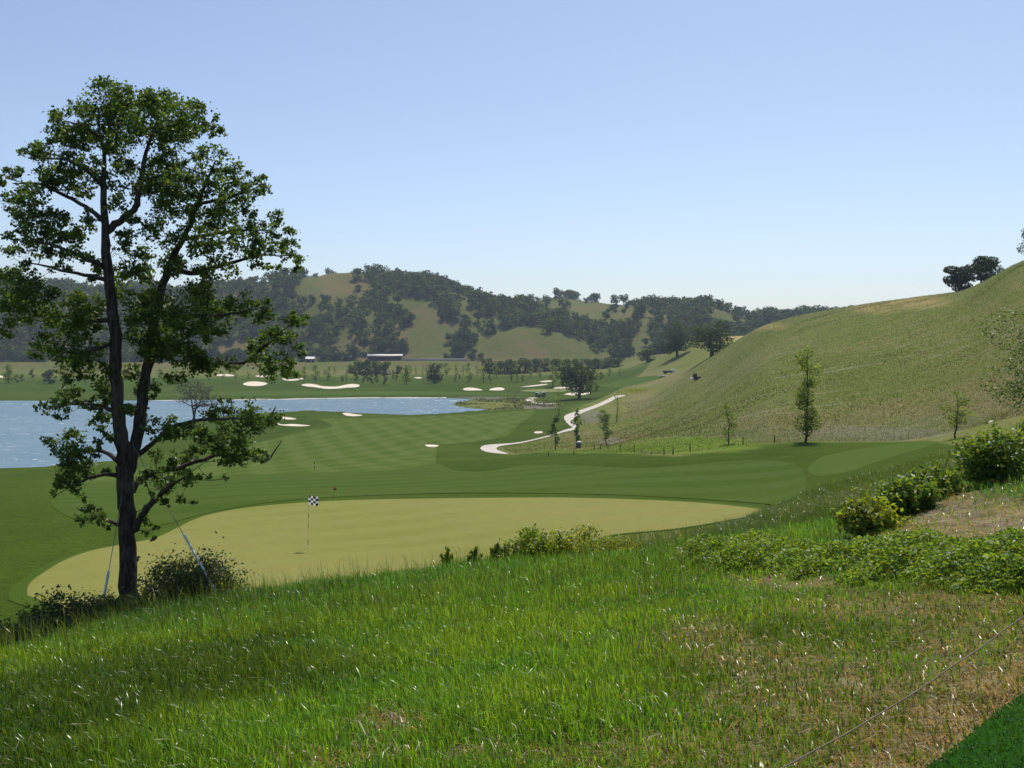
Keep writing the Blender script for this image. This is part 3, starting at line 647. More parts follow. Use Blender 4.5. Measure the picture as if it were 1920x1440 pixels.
CL = """169,177,28 203,168,25 231,174,25 256,168,15 194,202,45 244,202,40 281,193,30 316,184,22 341,206,25 369,218,30 397,237,20 416,234,8 312,221,45 281,243,45 341,243,35 331,271,28 231,234,45 181,231,40 150,199,22 103,215,20 109,234,20 131,249,28 103,256,18 175,265,35 219,265,30 38,284,8 62,293,22 87,281,25 119,277,22 144,277,22 72,318,28 103,327,28 94,340,18 131,340,22 153,324,28 169,340,28 162,309,20 219,290,25 237,315,20 19,318,18 12,334,18 31,352,25 25,377,28 56,371,20 19,399,15 47,406,22 72,415,30 94,396,14 103,427,32 131,430,25 37,437,22 9,440,12 19,471,18 41,487,12 53,462,18 78,471,18 94,455,22 125,462,25 144,477,18 169,452,22 175,421,18 162,405,14 150,356,22 206,340,25 212,377,22 231,399,16 259,409,10 269,315,40 256,340,38 300,321,35 312,340,30 281,359,28 312,302,18 341,302,10 297,277,18
372,296,18 400,296,28 419,309,24 375,327,22 419,334,24 344,346,28 375,356,30 412,359,28 444,359,22 466,349,16 487,340,14 500,356,12 494,331,6 481,365,12 453,384,20 431,390,24 394,387,28 353,384,30 322,377,28 331,406,28 375,415,28 412,415,28 447,421,22 297,421,20 275,434,16 312,446,24 353,446,30 394,443,28 434,446,25 475,415,18 487,437,22 512,434,16 528,412,14 525,405,8 550,434,14 537,449,18 506,465,22 469,465,22 537,477,16 559,480,12 562,496,10 544,499,10 481,493,10 519,499,8 437,474,20 406,477,22 375,477,22 416,505,16 394,515,18 359,509,22 331,484,22 300,490,25 272,477,20 237,446,22 225,465,20 234,493,28 256,512,24 287,518,22 219,521,28 244,546,28 175,493,14 175,515,16 141,496,12 119,502,14 94,502,8
19,531,40 47,527,28 69,556,35 137,565,28 175,571,25 10,562,35 31,585,35 19,616,20 78,594,30 109,607,30 141,597,35 175,591,35 94,641,28 125,654,30 162,651,35 69,660,18 131,685,28 166,685,28 137,707,16 187,694,20 250,591,40 297,585,40 344,591,40 391,591,35 437,588,30 469,579,20 391,569,25 437,569,25 475,566,12 319,622,38 266,629,35 297,660,35 344,638,30 381,622,22 412,619,15 328,679,30 359,676,24 353,694,14 325,707,18 250,669,25 330,550,30 380,545,22 290,550,30
497,572,16 500,597,20 528,604,18 500,626,22 531,629,20 556,594,14 575,591,8 562,610,10 478,654,22 500,641,18 462,676,22 431,682,18 400,682,18 378,682,16 506,682,24 531,691,20 512,701,16 550,697,12 556,647,12 566,666,8 547,635,10
125,744,20 103,757,18 81,766,12 116,776,14 144,738,14 147,760,12 187,729,20 175,757,14 203,772,22 225,772,18 187,791,18 200,816,14 275,735,24 281,760,18 259,779,14 275,791,14 187,826,12 240,735,16 205,745,16 245,700,20 210,710,20
137,826,22 103,832,20 91,854,20 119,857,22 150,847,22 175,847,14 125,879,22 156,872,18 106,894,14 147,891,22 181,885,18 125,910,20 100,910,10 106,926,10 144,919,14 200,888,10
300,807,24 325,801,22 344,807,20 391,772,18 419,763,20 437,779,24 469,769,20 487,776,22 516,782,16 500,797,16 469,797,24 437,810,26 400,804,20 406,832,26 437,838,24 469,829,20 481,851,16 375,832,24 359,851,24 391,860,24 425,860,20 450,863,16 497,860,10 331,860,16 291,854,14 337,876,18 300,888,20 272,897,18 319,901,18 344,897,18 369,897,10 391,894,6 425,894,6 294,919,20 322,916,14 337,938,12 359,944,8 306,935,12
162,947,14 175,966,20 156,976,14 194,972,14 200,991,6 272,951,8 281,976,12 275,994,10 291,988,6 287,1009,5 259,1047,6"""
clumps = [tuple(float(q) for q in c.split(',')) for c in CL.split()]
big = bpy.data.objects.new("oak_tree", None); COL.objects.link(big)
big.location = (px_at(240, 1150, TY)[0], TY, z_at(px_at(240, 1150, TY)[0], TY))
tag(big, "tall leafy oak with a forked dark trunk at the left, guyed by two cables", "tree")
inv = -np.array(big.location)
nodes = []; mb_t = MB(); mb_l = MB()
for li, (pts, rad) in enumerate(LIMBS):
    P = np.array([px_at(u, v, TY + d) for u, v, d in pts]); rr = np.array(rad) * TY / F * (1.0 if li > 1 else .92)
    if li == 0: P[0][2] = min(P[0][2], big.location[2] - .1)
    # resample with a little wander
    s_ = np.linspace(0, len(P) - 1, (len(P) - 1) * 4 + 1)
    Q = np.stack([pchip(np.arange(len(P)), P[:, k_], s_) for k_ in range(3)], 1); q_r = np.interp(s_, np.arange(len(P)), rr)
    wob = rng.normal(size=Q.shape) * (q_r[:, None] * .08 + .004); wob[0] = 0; Q = Q + wob
    (mb_t if li < 2 else mb_l).tube(Q + inv, q_r * (1 + rng.normal(size=len(q_r)) * .04), 12 if li < 3 else 7)
    for a, b in zip(Q, q_r): nodes.append((*a, b))
nodes = np.array(nodes)
LC = []; LS = []; OW = []
mb_w = MB()
todo = []
for (u, v, r_) in clumps:
    c_ = px_at(u, v, TY); todo.append((np.min(np.linalg.norm((nodes[:, :3] - c_)[:, [0, 2]], axis=1)), u, v, r_))
for (_, u, v, r_) in sorted(todo):
    depth = rng.uniform(-1, 1) * (1.35 if r_ > 14 else .8) * (.55 if v > 940 else 1)
    c = px_at(u, v, TY + depth); rm_ = r_ * TY / F
    hd = nodes[np.argmin(np.linalg.norm((nodes[:, :3] - c)[:, [0, 2]], axis=1))]
    c[1] = np.clip(c[1], hd[1] - .9, hd[1] + .9)
    dd = np.linalg.norm(nodes[:, :3] - c, axis=1) + np.maximum(0, nodes[:, 2] - c[2]) * .25
    nn = nodes[np.argmin(dd)]
    a = nn[:3]; mid_ = (a + c) / 2 + rng.normal(size=3) * .06 * np.linalg.norm(c - a) - np.array([0, 0, .05])
    s_ = np.linspace(0, 1, 6)[:, None]; Q = (1 - s_) ** 2 * a + 2 * s_ * (1 - s_) * mid_ + s_ ** 2 * c
    r0 = min(nn[3] * .6, .006 + .012 * np.linalg.norm(c - a) + .006)
    mb_w.tube(Q + inv, np.linspace(r0, .004, 6), 5, cap=False)
    nodes = np.concatenate([nodes, np.concatenate([Q[2:], np.linspace(r0, .005, 6)[2:, None]], 1)])
    for k_ in range(3 + int(r_ / 6)):   # twigs
        e = c + ball(1, rng, .6)[0] * rm_ * 1.0; st = Q[rng.randint(2, 6)]
        mb_w.tube(np.array([st, (st + e) / 2 + rng.normal(size=3) * .02, e]) + inv, [.005, .004, .002], 3, cap=False)
    # sub-sprays give the ragged outline
    ns = max(3, int(r_ / 2.6)); sub = c + ball(ns, rng, .45) * rm_ * np.array([.92, 1.2, .86])
    nl_ = int(.46 * r_ * r_ / ns) + 4
    for q in sub:
        p = q + rng.normal(size=(nl_, 3)) * (rm_ * rng.uniform(.12, .25) + .012) * np.array([1, 1, .75])
        LC.append(p); LS.append(np.full(nl_, rng.uniform(.046, .072))); OW.append(np.repeat((q - c)[None] / rm_, nl_, 0))
LC = np.concatenate(LC); LS = np.concatenate(LS)
# leaves: two lobed halves
lv, lf = leaves(LC + inv, LS, rng, up=.45, asp=.78)
lt = tint(len(LC), rng, .55, 1.35, .22)
obj("trunk", mb_t.build("oak_trunk", M['bark'], smooth=True), big)
obj("limbs", mb_l.build("oak_limbs", M['bark'], smooth=True), big)
obj("twigs", mb_w.build("oak_twigs", M['bark']), big)
obj("crown", mesh("oak_crown", lv, lf, M['oak_leaf'], face_col=lt), big)
print("oak leaves", len(LC))

# ------------------------------------------------------------------ generic trees
def crown_mesh(name, blobs, nleaf, size, m, rng, up=.5, lo=.55, hi=1.35, warm=.18, asp=.8, shell=.5):
    blobs = np.array(blobs, float); wgt = blobs[:, 3] * blobs[:, 4]; wgt /= wgt.sum()
    cs, ow, sh_ = [], [], []
    for b in range(len(blobs)):
        n = max(4, int(nleaf * wgt[b])); d = ball(n, rng, shell)
        cs.append(blobs[b, :3] + d * np.array([blobs[b, 3], blobs[b, 3], blobs[b, 4]])); ow.append(d)
        sh_.append(np.full((n, 1), rng.uniform(.75, 1.2)))
    cs = np.concatenate(cs); ow = np.concatenate(ow); sh_ = np.concatenate(sh_)
    v, f = leaves(cs, size, rng, up, asp, ow)
    return v, f, tint(len(cs), rng, lo, hi, warm) * sh_
def oak_parts(seed, h=10.0, wd=10.0, nleaf=420, size=.9, nb=11, skirt=.06, m='far_leaf'):
    rng = np.random.RandomState(seed); bl = []
    for k_ in range(nb):
        a = rng.uniform(0, 2 * math.pi); r_ = wd * .5 * rng.uniform(.1, .72) ** .8; zf = rng.uniform(skirt + .14, .86)
        r_ *= math.sqrt(max(.12, 1 - ((zf - .5) / .52) ** 2)); br = wd * rng.uniform(.15, .25)
        bl.append((r_ * math.cos(a), r_ * math.sin(a), zf * h, br, br * rng.uniform(.6, .85)))
    bl.append((0, 0, .62 * h, wd * .3, h * .26))
    tr = MB(); lean = rng.normal(size=2) * .04 * h
    tr.tube([(0, 0, -.6), (lean[0] * .2, lean[1] * .2, .2 * h), (lean[0], lean[1], .45 * h), (lean[0] * 1.4, lean[1] * 1.4, .7 * h)], np.array([.042, .032, .022, .008]) * h, 7, cap=False)
    for b in bl[:7]:
        tr.tube([(lean[0] * .3, lean[1] * .3, h * rng.uniform(.18, .36)), (b[0] * .5, b[1] * .5, b[2] * .72), b[:3]], np.array([.02, .013, .005]) * h, 5, cap=False)
    v, f, c = crown_mesh("c", bl, nleaf, size, None, rng)
    return tr, (v, f, c)
def slim_parts(seed, h=8.0, wd=2.6, nleaf=320, size=.34, low=.2, lean=.0, top_heavy=False, bare=False):
    rng = np.random.RandomState(seed); tr = MB(); n = 9
    zs = np.linspace(-.05, .97, n) * h; wx = np.cumsum(rng.normal(size=n)) * .012 * h; wx -= wx[0]; wy = np.cumsum(rng.normal(size=n)) * .012 * h
    pts = np.stack([wx + lean * np.maximum(zs, 0), wy, zs], 1)
    tr.tube(pts, np.linspace(.011 * h + .02, .012, n), 6, cap=False); bl = []
    nb = 13
    for k_ in range(nb):
        zf = low + (1 - low) * (k_ + rng.uniform(.1, .9)) / nb
        env = math.sin(math.pi * min(1, max(.05, (zf - low) / (1 - low) * .86 + .12))) ** .7 if not top_heavy else (.35 + .65 * zf)
        a = rng.uniform(0, 2 * math.pi); r_ = wd * .5 * env * rng.uniform(.25, .8)
        st = pts[min(n - 1, int(zf * .86 * n))]; e = np.array([st[0] + r_ * math.cos(a), st[1] + r_ * math.sin(a), zf * h])
        tr.tube([st, (st + e) / 2 + [0, 0, -.02 * h], e], [.018 + .002 * h, .012, .006], 4, cap=False)
        if bare:
            for q in range(5): tr.tube([(st + e) / 2, e + rng.normal(size=3) * wd * .18 + [0, 0, .03 * h]], [.012, .005], 3, cap=False)
        bl.append((e[0], e[1], e[2], wd * rng.uniform(.18, .30) * (.5 + .5 * env), h * rng.uniform(.06, .12)))
    v, f, c = crown_mesh("c", bl, nleaf, size, None, rng, shell=.15)
    return tr, (v, f, c)
LIB = {}
def lib(key, parts, leafm):
    tr, (v, f, c) = parts
    LIB[key] = (tr.build("trunk_" + key, M['bark'], smooth=True), mesh("crown_" + key, v, f, M[leafm], face_col=c), np.percentile(v[:, 2], 99), np.percentile(v[:, 0], 98.5) - np.percentile(v[:, 0], 1.5))
for k_ in range(3): lib(f"oak{k_}", oak_parts(100 + k_, nleaf=1000, size=.75, nb=13, skirt=-.04), 'far_leaf')
for k_ in range(3): lib(f"young{k_}", slim_parts(200 + k_, 8, 2.8, 300, .38), 'young_leaf')
for k_ in range(2): lib(f"bushy{k_}", slim_parts(220 + k_, 8, 4.4, 620, .46, low=.08), 'young_leaf')
for k_ in range(2): lib(f"dark{k_}", slim_parts(240 + k_, 8, 3.0, 460, .42, low=.06), 'far_leaf')
for k_ in range(2): lib(f"bare{k_}", slim_parts(260 + k_, 8, 3.2, 110, .28, low=.15, bare=True), 'grey_leaf')
lib("bigoak", oak_parts(301, 13, 13, 3200, .55, 15, .12), 'far_leaf')
lib("ridge0", oak_parts(304, 12, 11, 3200, .72, 14, .02), 'far_leaf'); lib("ridge1", oak_parts(305, 13, 12, 3200, .72, 15, .06), 'far_leaf')
lib("slope0", oak_parts(302, 11, 13, 2600, .5, 14, .02), 'far_leaf')
lib("slope1", oak_parts(303, 12, 11, 2600, .5, 14, .06), 'far_leaf')
tag_n = {}
def plant(key, u, v, hpx, wpx=None, name="young_tree", label=None, cat="tree", group=None, ymin=60, Y=None, rz=None, native_h=8.0, native_w=None, sink=0.0):
    if Y is None: x, y = cast(u, v, ymin)
    else: y = Y; x = (u - 960) / F * Y
    hm = hpx * y / F; s_ = hm / LIB[key][2]
    sx = s_ if wpx is None else (wpx * y / F) / LIB[key][3]
    r = bpy.data.objects.new(name, None); COL.objects.link(r)
    r.location = (x, y, z_at(x, y) - sink); r.rotation_euler = (0, 0, rs.uniform(0, 6.28) if rz is None else rz); r.scale = (sx, sx, s_)
    tag(r, label, cat, group)
    obj("trunk", LIB[key][0], r); obj("crown", LIB[key][1], r)
    return r

# valley trees: (kind, u, base v, height px, width px, label)
G1 = "young trees planted in the valley beyond the lake"
Y_ = "slender young tree "
VT = [
 ('bushy0', 593, 715, 32, 18, "bushy young tree left of the long double bunker's far side"),
 ('young0', 614, 713, 28, 16, "thin airy young tree just behind the long curved bunker"),
 ('dark0', 642, 716, 12, 7, "smallest dark sapling above the right end of the long bunker"),
 ('young1', 650, 715, 17, 9, None), ('dark1', 667, 716, 16, 9, None), ('dark0', 681, 718, 20, 8, None), ('dark1', 690, 716, 19, 8, None),
 ('dark0', 697, 719, 20, 9, None), ('dark1', 707, 719, 24, 9, None), ('dark0', 721, 721, 24, 10, None), ('dark1', 737, 711, 18, 8, None), ('dark0', 743, 712, 12, 7, None),
 ('bushy1', 761, 721, 37, 19, "bushy pale young tree with a dark mulch ring, right of the sapling row"),
 ('bare0', 793, 719, 38, 9, "tall bare pole-like tree left of the round green tree"),
 ('young2', 780, 703, 16, 6, None), ('oak0', 815, 718, 36, 32, "round-headed green tree standing alone on the far fairway"),
 ('bushy0', 838, 703, 23, 15, None), ('young0', 856, 720, 37, 10, "slim tree with a dark mulch mound at its foot"),
 ('dark0', 862, 711, 10, 5, None), ('young1', 879, 717, 37, 15, None), ('dark1', 883, 713, 14, 6, None), ('young2', 907, 717, 31, 18, None), ('dark0', 919, 715, 14, 6, None),
 ('dark1', 959, 715, 14, 6, None), ('young0', 968, 717, 33, 11, None), ('dark0', 981, 715, 12, 6, None), ('young1', 1036, 724, 42, 18, "tall thin tree left of the big dark valley oak"),
 ('young2', 1142, 706, 18, 11, None), ('bare1', 1163, 707, 17, 8, "small leafless tree at the foot of the grassy spur"),
 ('bushy1', 15, 719, 37, 20, "bushy tree at the far left shore of the lake"), ('dark0', 32, 717, 15, 11, None), ('dark1', 42, 715, 13, 9, None), ('dark0', 61, 709, 17, 11, None),
 ('oak1', 92, 719, 26, 24, "round dark bush-like tree on the left far shore"), ('young0', 419, 712, 16, 9, None), ('young1', 442, 712, 18, 9, None), ('young2', 392, 714, 20, 10, None), ('young0', 467, 711, 15, 8, None), ('dark0', 510, 712, 14, 8, None), ('young1', 545, 706, 22, 12, None), ('bushy0', 570, 712, 26, 14, None),
 ('young2', 628, 700, 14, 9, None), ('young0', 655, 700, 20, 10, None), ('young1', 930, 708, 24, 12, None), ('young2', 995, 708, 22, 11, None), ('young0', 1012, 709, 18, 9, None), ('young1', 1060, 706, 22, 10, None), ('young2', 895, 704, 20, 10, None), ('young0', 770, 700, 18, 9, None), ('young1', 800, 700, 16, 9, None), ('young2', 868, 703, 18, 10, None), ('young0', 330, 714, 20, 11, None), ('young1', 355, 712, 16, 9, None), ('bushy1', 300, 709, 18, 12, None), ('young2', 150, 712, 18, 10, None), ('dark1', 120, 712, 14, 9, None),
]
ORD = ["first", "second", "third", "fourth", "fifth", "sixth", "seventh", "eighth", "ninth", "tenth", "eleventh", "twelfth", "thirteenth", "fourteenth"]
def where(u): return ("on the far shore left of the big oak" if u < 180 else "seen through the big oak's branches" if u < 520 else "near the long curved bunker" if u < 765 else "near the lone round-headed tree" if u < 845 else "above the two round bunkers" if u < 950 else "left of the big dark valley oak" if u < 1075 else "below the grassy spur")
KW = {'dark': "dark sapling", 'youn': "slender pale tree", 'bush': "bushy pale tree"}
cnt = {}
for q in sorted(VT, key=lambda q: q[1]):
    if q[5] is None: cnt.setdefault((q[0][:4], where(q[1])), []).append(q[1])
for key, u, v, hp, wp, lb in VT:
    nm = {'oak': 'round_tree', 'dark': 'dark_sapling', 'bare': 'bare_tree', 'bushy': 'bushy_tree', 'youn': 'slender_tree'}[key.rstrip('0123456789')[:5] if key[:3] == 'oak' else (key[:4] if key[:4] != 'bush' else 'bushy')]
    if lb is None:
        g_ = cnt[(key[:4], where(u))]; i_ = g_.index(u)
        lb = f"{KW[key[:4]]} {where(u)}" if len(g_) == 1 else f"{KW[key[:4]]} {where(u)}, {ORD[i_]} from the left"
    nat = (10.0, 10.0) if key[:3] == 'oak' else ((8, 4.4) if key[:4] == 'bush' else (8, 3.0))
    plant(key, u, v, hp, wp, nm, lb, group=G1, ymin=330, native_h=nat[0], native_w=nat[1])
# the dark row behind the far fairway, and the round clump left of it
for i, (u, v, hp, wp) in enumerate([(916, 701, 34, 26), (934, 702, 30, 24), (952, 702, 33, 26), (970, 701, 30, 22), (986, 700, 33, 26), (1004, 698, 30, 24), (1022, 697, 30, 26), (1042, 695, 27, 26), (1062, 694, 25, 24), (1084, 693, 25, 26), (1104, 692, 24, 24), (1122, 692, 25, 24), (1140, 690, 24, 26), (1158, 688, 22, 24)]):
    plant(f"oak{i % 3}", u, v, hp, wp, "round_tree", f"dark round tree, {ORD[i]} from the left in the row below the bare dome hill", group="dark tree row below the dome hill", sink=1.6, ymin=520, native_h=10, native_w=10)
for i, (u, v, hp, wp) in enumerate([(673, 702, 30, 24), (690, 703, 33, 24), (706, 702, 30, 22), (722, 703, 30, 22), (748, 701, 20, 16), (660, 700, 20, 18)]):
    plant(f"oak{(i + 1) % 3}", u, v, hp, wp, "round_tree", f"rounded green tree before the long roofed shed, {['second', 'third', 'fourth', 'fifth', 'last', 'first'][i]} from the left", group="tree clump before the long shed", sink=1.6, ymin=520, native_h=10, native_w=10)
for i, (u, v, hp, wp) in enumerate([(884, 676, 15, 18), (902, 677, 15, 16), (862, 675, 16, 18), (836, 672, 10, 14)]):
    plant(f"oak{i % 3}", u, v, hp, wp, "round_tree", f"low round tree at the left foot of the dome hill, {['third', 'rightmost', 'second', 'leftmost'][i]} of four", group="trees at the foot of the dome", ymin=700, native_h=10, native_w=10)
plant('bigoak', 1086, 748, 68, 70, "oak_tree", "big dark round oak standing alone beside the cart path loop", native_h=13, native_w=13, ymin=200, rz=.4)
plant('slope0', 1335, 674, 58, 82, "oak_tree", "broad low oak spreading over the ridge of the grassy slope", native_h=11, native_w=13, Y=352, rz=1)
plant('slope1', 1270, 672, 64, 50, "oak_tree", "dark tall oak on the slope left of the broad low oak", native_h=12, native_w=11, Y=470, rz=2)
plant('oak0', 1355, 612, 30, 30, "oak_tree", "small dark oak on the skyline of the second spur", native_h=10, native_w=10, Y=515)
plant('oak1', 1213, 684, 26, 34, "oak_tree", "low dark oak casting shade at the left end of the spur", native_h=10, native_w=10, Y=560)
plant('ridge0', 1800, 549, 50, 44, "oak_tree", "left of the two skyline oaks on the right ridge", native_h=12, native_w=11, Y=262, rz=.3, sink=.3)
plant('ridge1', 1838, 546, 58, 48, "oak_tree", "right and taller of the two skyline oaks on the right ridge", native_h=13, native_w=13, Y=258, rz=2.2, sink=.5)
plant('bigoak', 1942, 490, 70, 60, "oak_tree", "oak cut by the right picture edge on top of the ridge", native_h=13, native_w=13, Y=215, rz=1.2)
lib("row0", slim_parts(401, 7, 2.3, 520, .30, low=.18), 'oak_leaf'); lib("row1", slim_parts(402, 7, 2.2, 520, .30, low=.15, lean=.05), 'oak_leaf'); lib("row2", slim_parts(403, 7, 2.7, 560, .30, low=.22), 'oak_leaf')
for key, u, v, hp, wp, lb in [('row0', 1042, 844, 66, 20, "narrow leafy sapling left of the three in front of the path"), ('row1', 1081, 840, 73, 20, "middle narrow sapling, with a grey bin beside its trunk"), ('row2', 1138, 836, 60, 26, "rightmost and roundest of the three saplings below the path")]:
    plant(key, u, v, hp, wp, "sapling", lb, group="saplings by the cart path", native_h=7, native_w=2.4, ymin=90)
lib("tall0", slim_parts(411, 8, 2.2, 240, .26, low=.1), 'young_leaf'); lib("tall1", slim_parts(412, 8, 2.2, 200, .26, low=.1), 'young_leaf')
plant('tall0', 1048, 790, 62, 14, "slender_tree", "thin pale tree rising behind the left sapling by the path", native_w=2.2, ymin=120)
plant('tall1', 1156, 791, 66, 13, "slender_tree", "thin wispy tree at the upper end of the cart path", native_w=2.2, ymin=120)
plant('bushy0', 1129, 792, 24, 20, "bush", "small round bush between the saplings on the slope", cat="bush", native_w=4.4, ymin=120)
plant('bare0', 967, 765, 28, 20, "bare_shrub", "grey leafless shrub on the spit at the end of the lake", cat="shrub", native_w=3.2, ymin=200)
lib("poplar", slim_parts(421, 9, 3.0, 3200, .17, low=.08, lean=.035), 'young_leaf')
lib("small0", slim_parts(422, 5, 1.7, 800, .15, low=.12), 'young_leaf'); lib("small1", slim_parts(423, 5, 2.4, 1300, .15, low=.25), 'young_leaf')
plant('poplar', 1508, 829, 174, 46, "poplar_tree", "tallest slender tree on the right, its thin dark stem leaning before the grassy hillside", native_h=9, native_w=3.0, ymin=60, rz=.2)
plant('small0', 1365, 833, 76, 26, "slender_tree", "wispy young tree left of the tallest slender one", native_h=5, native_w=1.7, ymin=60)
plant('small1', 1793, 822, 86, 42, "young_tree", "small airy tree at the foot of the hillside near the right edge", native_h=5, native_w=2.4, ymin=60)
# the half seen tree at the right edge
ro = oak_parts(431, 10, 9, 11000, .15, 18, .12); lib("edge", ro, 'oak_leaf')
plant('edge', 1992, 790, 245, 225, "oak_tree", "leafy tree reaching in from the right picture edge over the hillside", native_h=10, native_w=9, Y=62, rz=.8)
# the lone grey oak on the promontory
def grey_oak():
    rng = np.random.RandomState(55); tr = MB(); ends = []
    def grow(p, d, L, r_, n):
        q = p + d * L; m_ = (p + q) / 2 + rng.normal(size=3) * L * .08
        tr.tube([p, m_, q], [r_, r_ * .85, r_ * .66], 5 if n > 2 else 3, cap=False)
        if n == 0: ends.append(q); return
        for k_ in range(3 if n > 1 else 4):
            nd = unit(d * .55 + rng.normal(size=3) * np.array([.75, .75, .42]) + np.array([0, 0, .16])); grow(q, nd, L * rng.uniform(.6, .82), r_ * .6, n - 1)
    for k_ in range(2): grow(np.array([0, 0, -.3]), unit(np.array([.12 - .3 * k_, .1 * k_, 1])), 3.0, .26, 4)
    ends = np.array(ends); c = np.repeat(ends, 3, 0) + rng.normal(size=(len(ends) * 3, 3)) * .35
    v, f = leaves(c, .30, rng, .2); z = np.concatenate([np.concatenate(tr.v)[:, 2]]).max()
    return tr, (v, f, tint(len(c), rng, .5, 1.2, .1)), z
tr_, cr_, zt = grey_oak(); lib("grey", (tr_, cr_), 'grey_leaf')
ww_ = np.ptp(np.concatenate(tr_.v)[:, 0])
plant('grey', 363, 791, 84, 82, "bare_oak", "lone grey half-bare oak on the lake shore behind the big tree", native_h=zt, native_w=ww_, Y=268)

# ------------------------------------------------------------------ the woods on the far hills
CLEAR = [
 [(555, 535), (582, 508), (657, 505), (690, 512), (690, 532), (702, 549), (742, 559), (775, 561), (823, 570), (826, 581), (794, 583), (790, 594), (836, 609), (838, 624), (825, 650), (808, 640), (746, 628), (770, 606), (784, 594), (760, 575), (715, 560), (680, 557), (640, 549), (590, 550), (562, 560)],
 [(707, 571), (725, 574), (742, 584), (722, 590)], [(750, 668), (794, 652), (826, 645), (846, 657), (848, 674), (760, 676)], [(800, 601), (848, 607), (848, 618), (815, 622)],
 [(848, 588), (905, 592), (948, 600), (940, 606), (890, 602), (850, 599)],
 [(992, 556), (1060, 560), (1110, 566), (1165, 572), (1200, 574), (1190, 592), (1150, 602), (1110, 602), (1085, 590), (1060, 582), (1020, 575), (1000, 572)],
 [(880, 700), (888, 655), (893, 634), (930, 622), (975, 612), (1010, 612), (1060, 625), (1110, 648), (1150, 672), (1150, 700)],
 [(1195, 605), (1215, 600), (1222, 640), (1205, 650)], [(1240, 590), (1262, 588), (1258, 612), (1242, 608)], [(630, 620), (652, 610), (660, 640), (645, 648)], [(565, 575), (600, 570), (610, 582), (580, 592)], [(240, 560), (330, 556), (340, 570), (250, 578)], [(30, 560), (80, 556), (90, 575), (40, 580)],
 [(1200, 575), (1232, 580), (1230, 598), (1205, 596)], [(690, 590), (712, 596), (706, 620), (692, 612)], [(660, 640), (684, 636), (690, 662), (668, 660)], [(1180, 640), (1215, 612), (1225, 640), (1205, 668), (1185, 664)], [(860, 560), (890, 566), (880, 578), (858, 572)], [(1330, 575), (1380, 592), (1372, 600), (1335, 590)]]
rng = np.random.RandomState(21)
NC = 30000
ct = rng.uniform(-.62, .42, NC); cyy = rng.uniform(735, 1290, NC); cx = ct * cyy; cz = z_at(cx, cyy)
sil_y = np.interp(960 + F * ct, SIL_U, SIL_Y)
keep_y = cyy < sil_y - 3
pu, pv = to_pix(cx, cyy, cz)
cl = np.zeros(NC, bool)
pu2, pv2 = to_pix(cx, cyy, cz + 6.5)
for c in CLEAR: cl |= inside(pu, pv, np.array(c)) | inside(pu2, pv2, np.array(c))
dens = fbm(cx / 55, cyy / 55, 61, 3)
FORCE = [[(885, 618), (930, 606), (1000, 603), (1060, 612), (1110, 630), (1160, 660), (1180, 690), (1250, 690), (1250, 620), (1190, 610), (1120, 606), (1060, 600), (1010, 596), (940, 600), (890, 605)],
 [(480, 560), (560, 566), (690, 604), (735, 640), (745, 680), (640, 690), (480, 700)], [(835, 560), (900, 565), (990, 580), (1000, 600), (930, 598), (860, 588)], [(855, 625), (885, 620), (885, 660), (850, 668), (835, 650)]]
fo = np.zeros(NC, bool)
for c in FORCE: fo |= inside(pu, pv, np.array(c))
dens = np.where(fo, .44, dens)
low_y = np.interp(pu, [-200, 0, 500, 760, 900, 1150, 1200, 2000], [735, 738, 738, 785, 782, 745, 738, 738])
ok = keep_y & (cyy > low_y) & (~cl | (rng.uniform(size=NC) < .008) | ((cyy > sil_y - 24) & (rng.uniform(size=NC) < .30))) & (rng.uniform(size=NC) < sstep(.31, .52, dens) * .95 + .03)
# thin the skyline meadow right of the summit
cell = {}
pts = []
for i in np.where(ok)[0]:
    key = (int(cx[i] // 8), int(cyy[i] // 8)); good = True
    rr = 4.6 + 2.2 * hash2(np.array(key[0]), np.array(key[1]), 9)
    for a in (-1, 0, 1):
        for b in (-1, 0, 1):
            for j in cell.get((key[0] + a, key[1] + b), ()):
                if (cx[i] - cx[j]) ** 2 + (cyy[i] - cyy[j]) ** 2 < rr * rr: good = False
    if good: cell.setdefault(key, []).append(i); pts.append(i)
pts = np.array(pts)
# isolated ones (clearing edges, skyline) and the front ranks become individuals
iso = np.array([sum(len(cell.get((int(cx[i] // 8) + a, int(cyy[i] // 8) + b), ())) for a in (-2, -1, 0, 1, 2) for b in (-2, -1, 0, 1, 2)) for i in pts])
sky_ = cyy[pts] > np.interp(pu[pts], SIL_U, SIL_Y) - 22
vis = (pu[pts] > -10) & (pu[pts] < 1540)
score = iso + np.where(sky_, -8, 0) + (cyy[pts] - 780) / 40 + np.where(vis, 0, 1000)
order = np.argsort(score)
WOOD = []
for k_ in range(5):
    tr, (v, f, c) = oak_parts(500 + k_, 9.5, rng.uniform(10, 12.5), 300, 1.5, 10, -.08)
    tv = np.concatenate(tr.v); tq = np.concatenate(tr.q)
    WOOD.append((tv, tq, v, f, c))
WMESH = []
for k_, (tv, tq, v, f, c) in enumerate(WOOD):
    WMESH.append(mesh(f"hill_oak_{k_}", np.concatenate([v, tv]), np.concatenate([f, tq + len(v)]), [M['far_leaf'], M['bark']], face_col=np.concatenate([c, np.ones((len(tq), 3))]), mat_idx=np.concatenate([np.zeros(len(f)), np.ones(len(tq))])))
svv, sff, scc, nst = [], [], [], 0
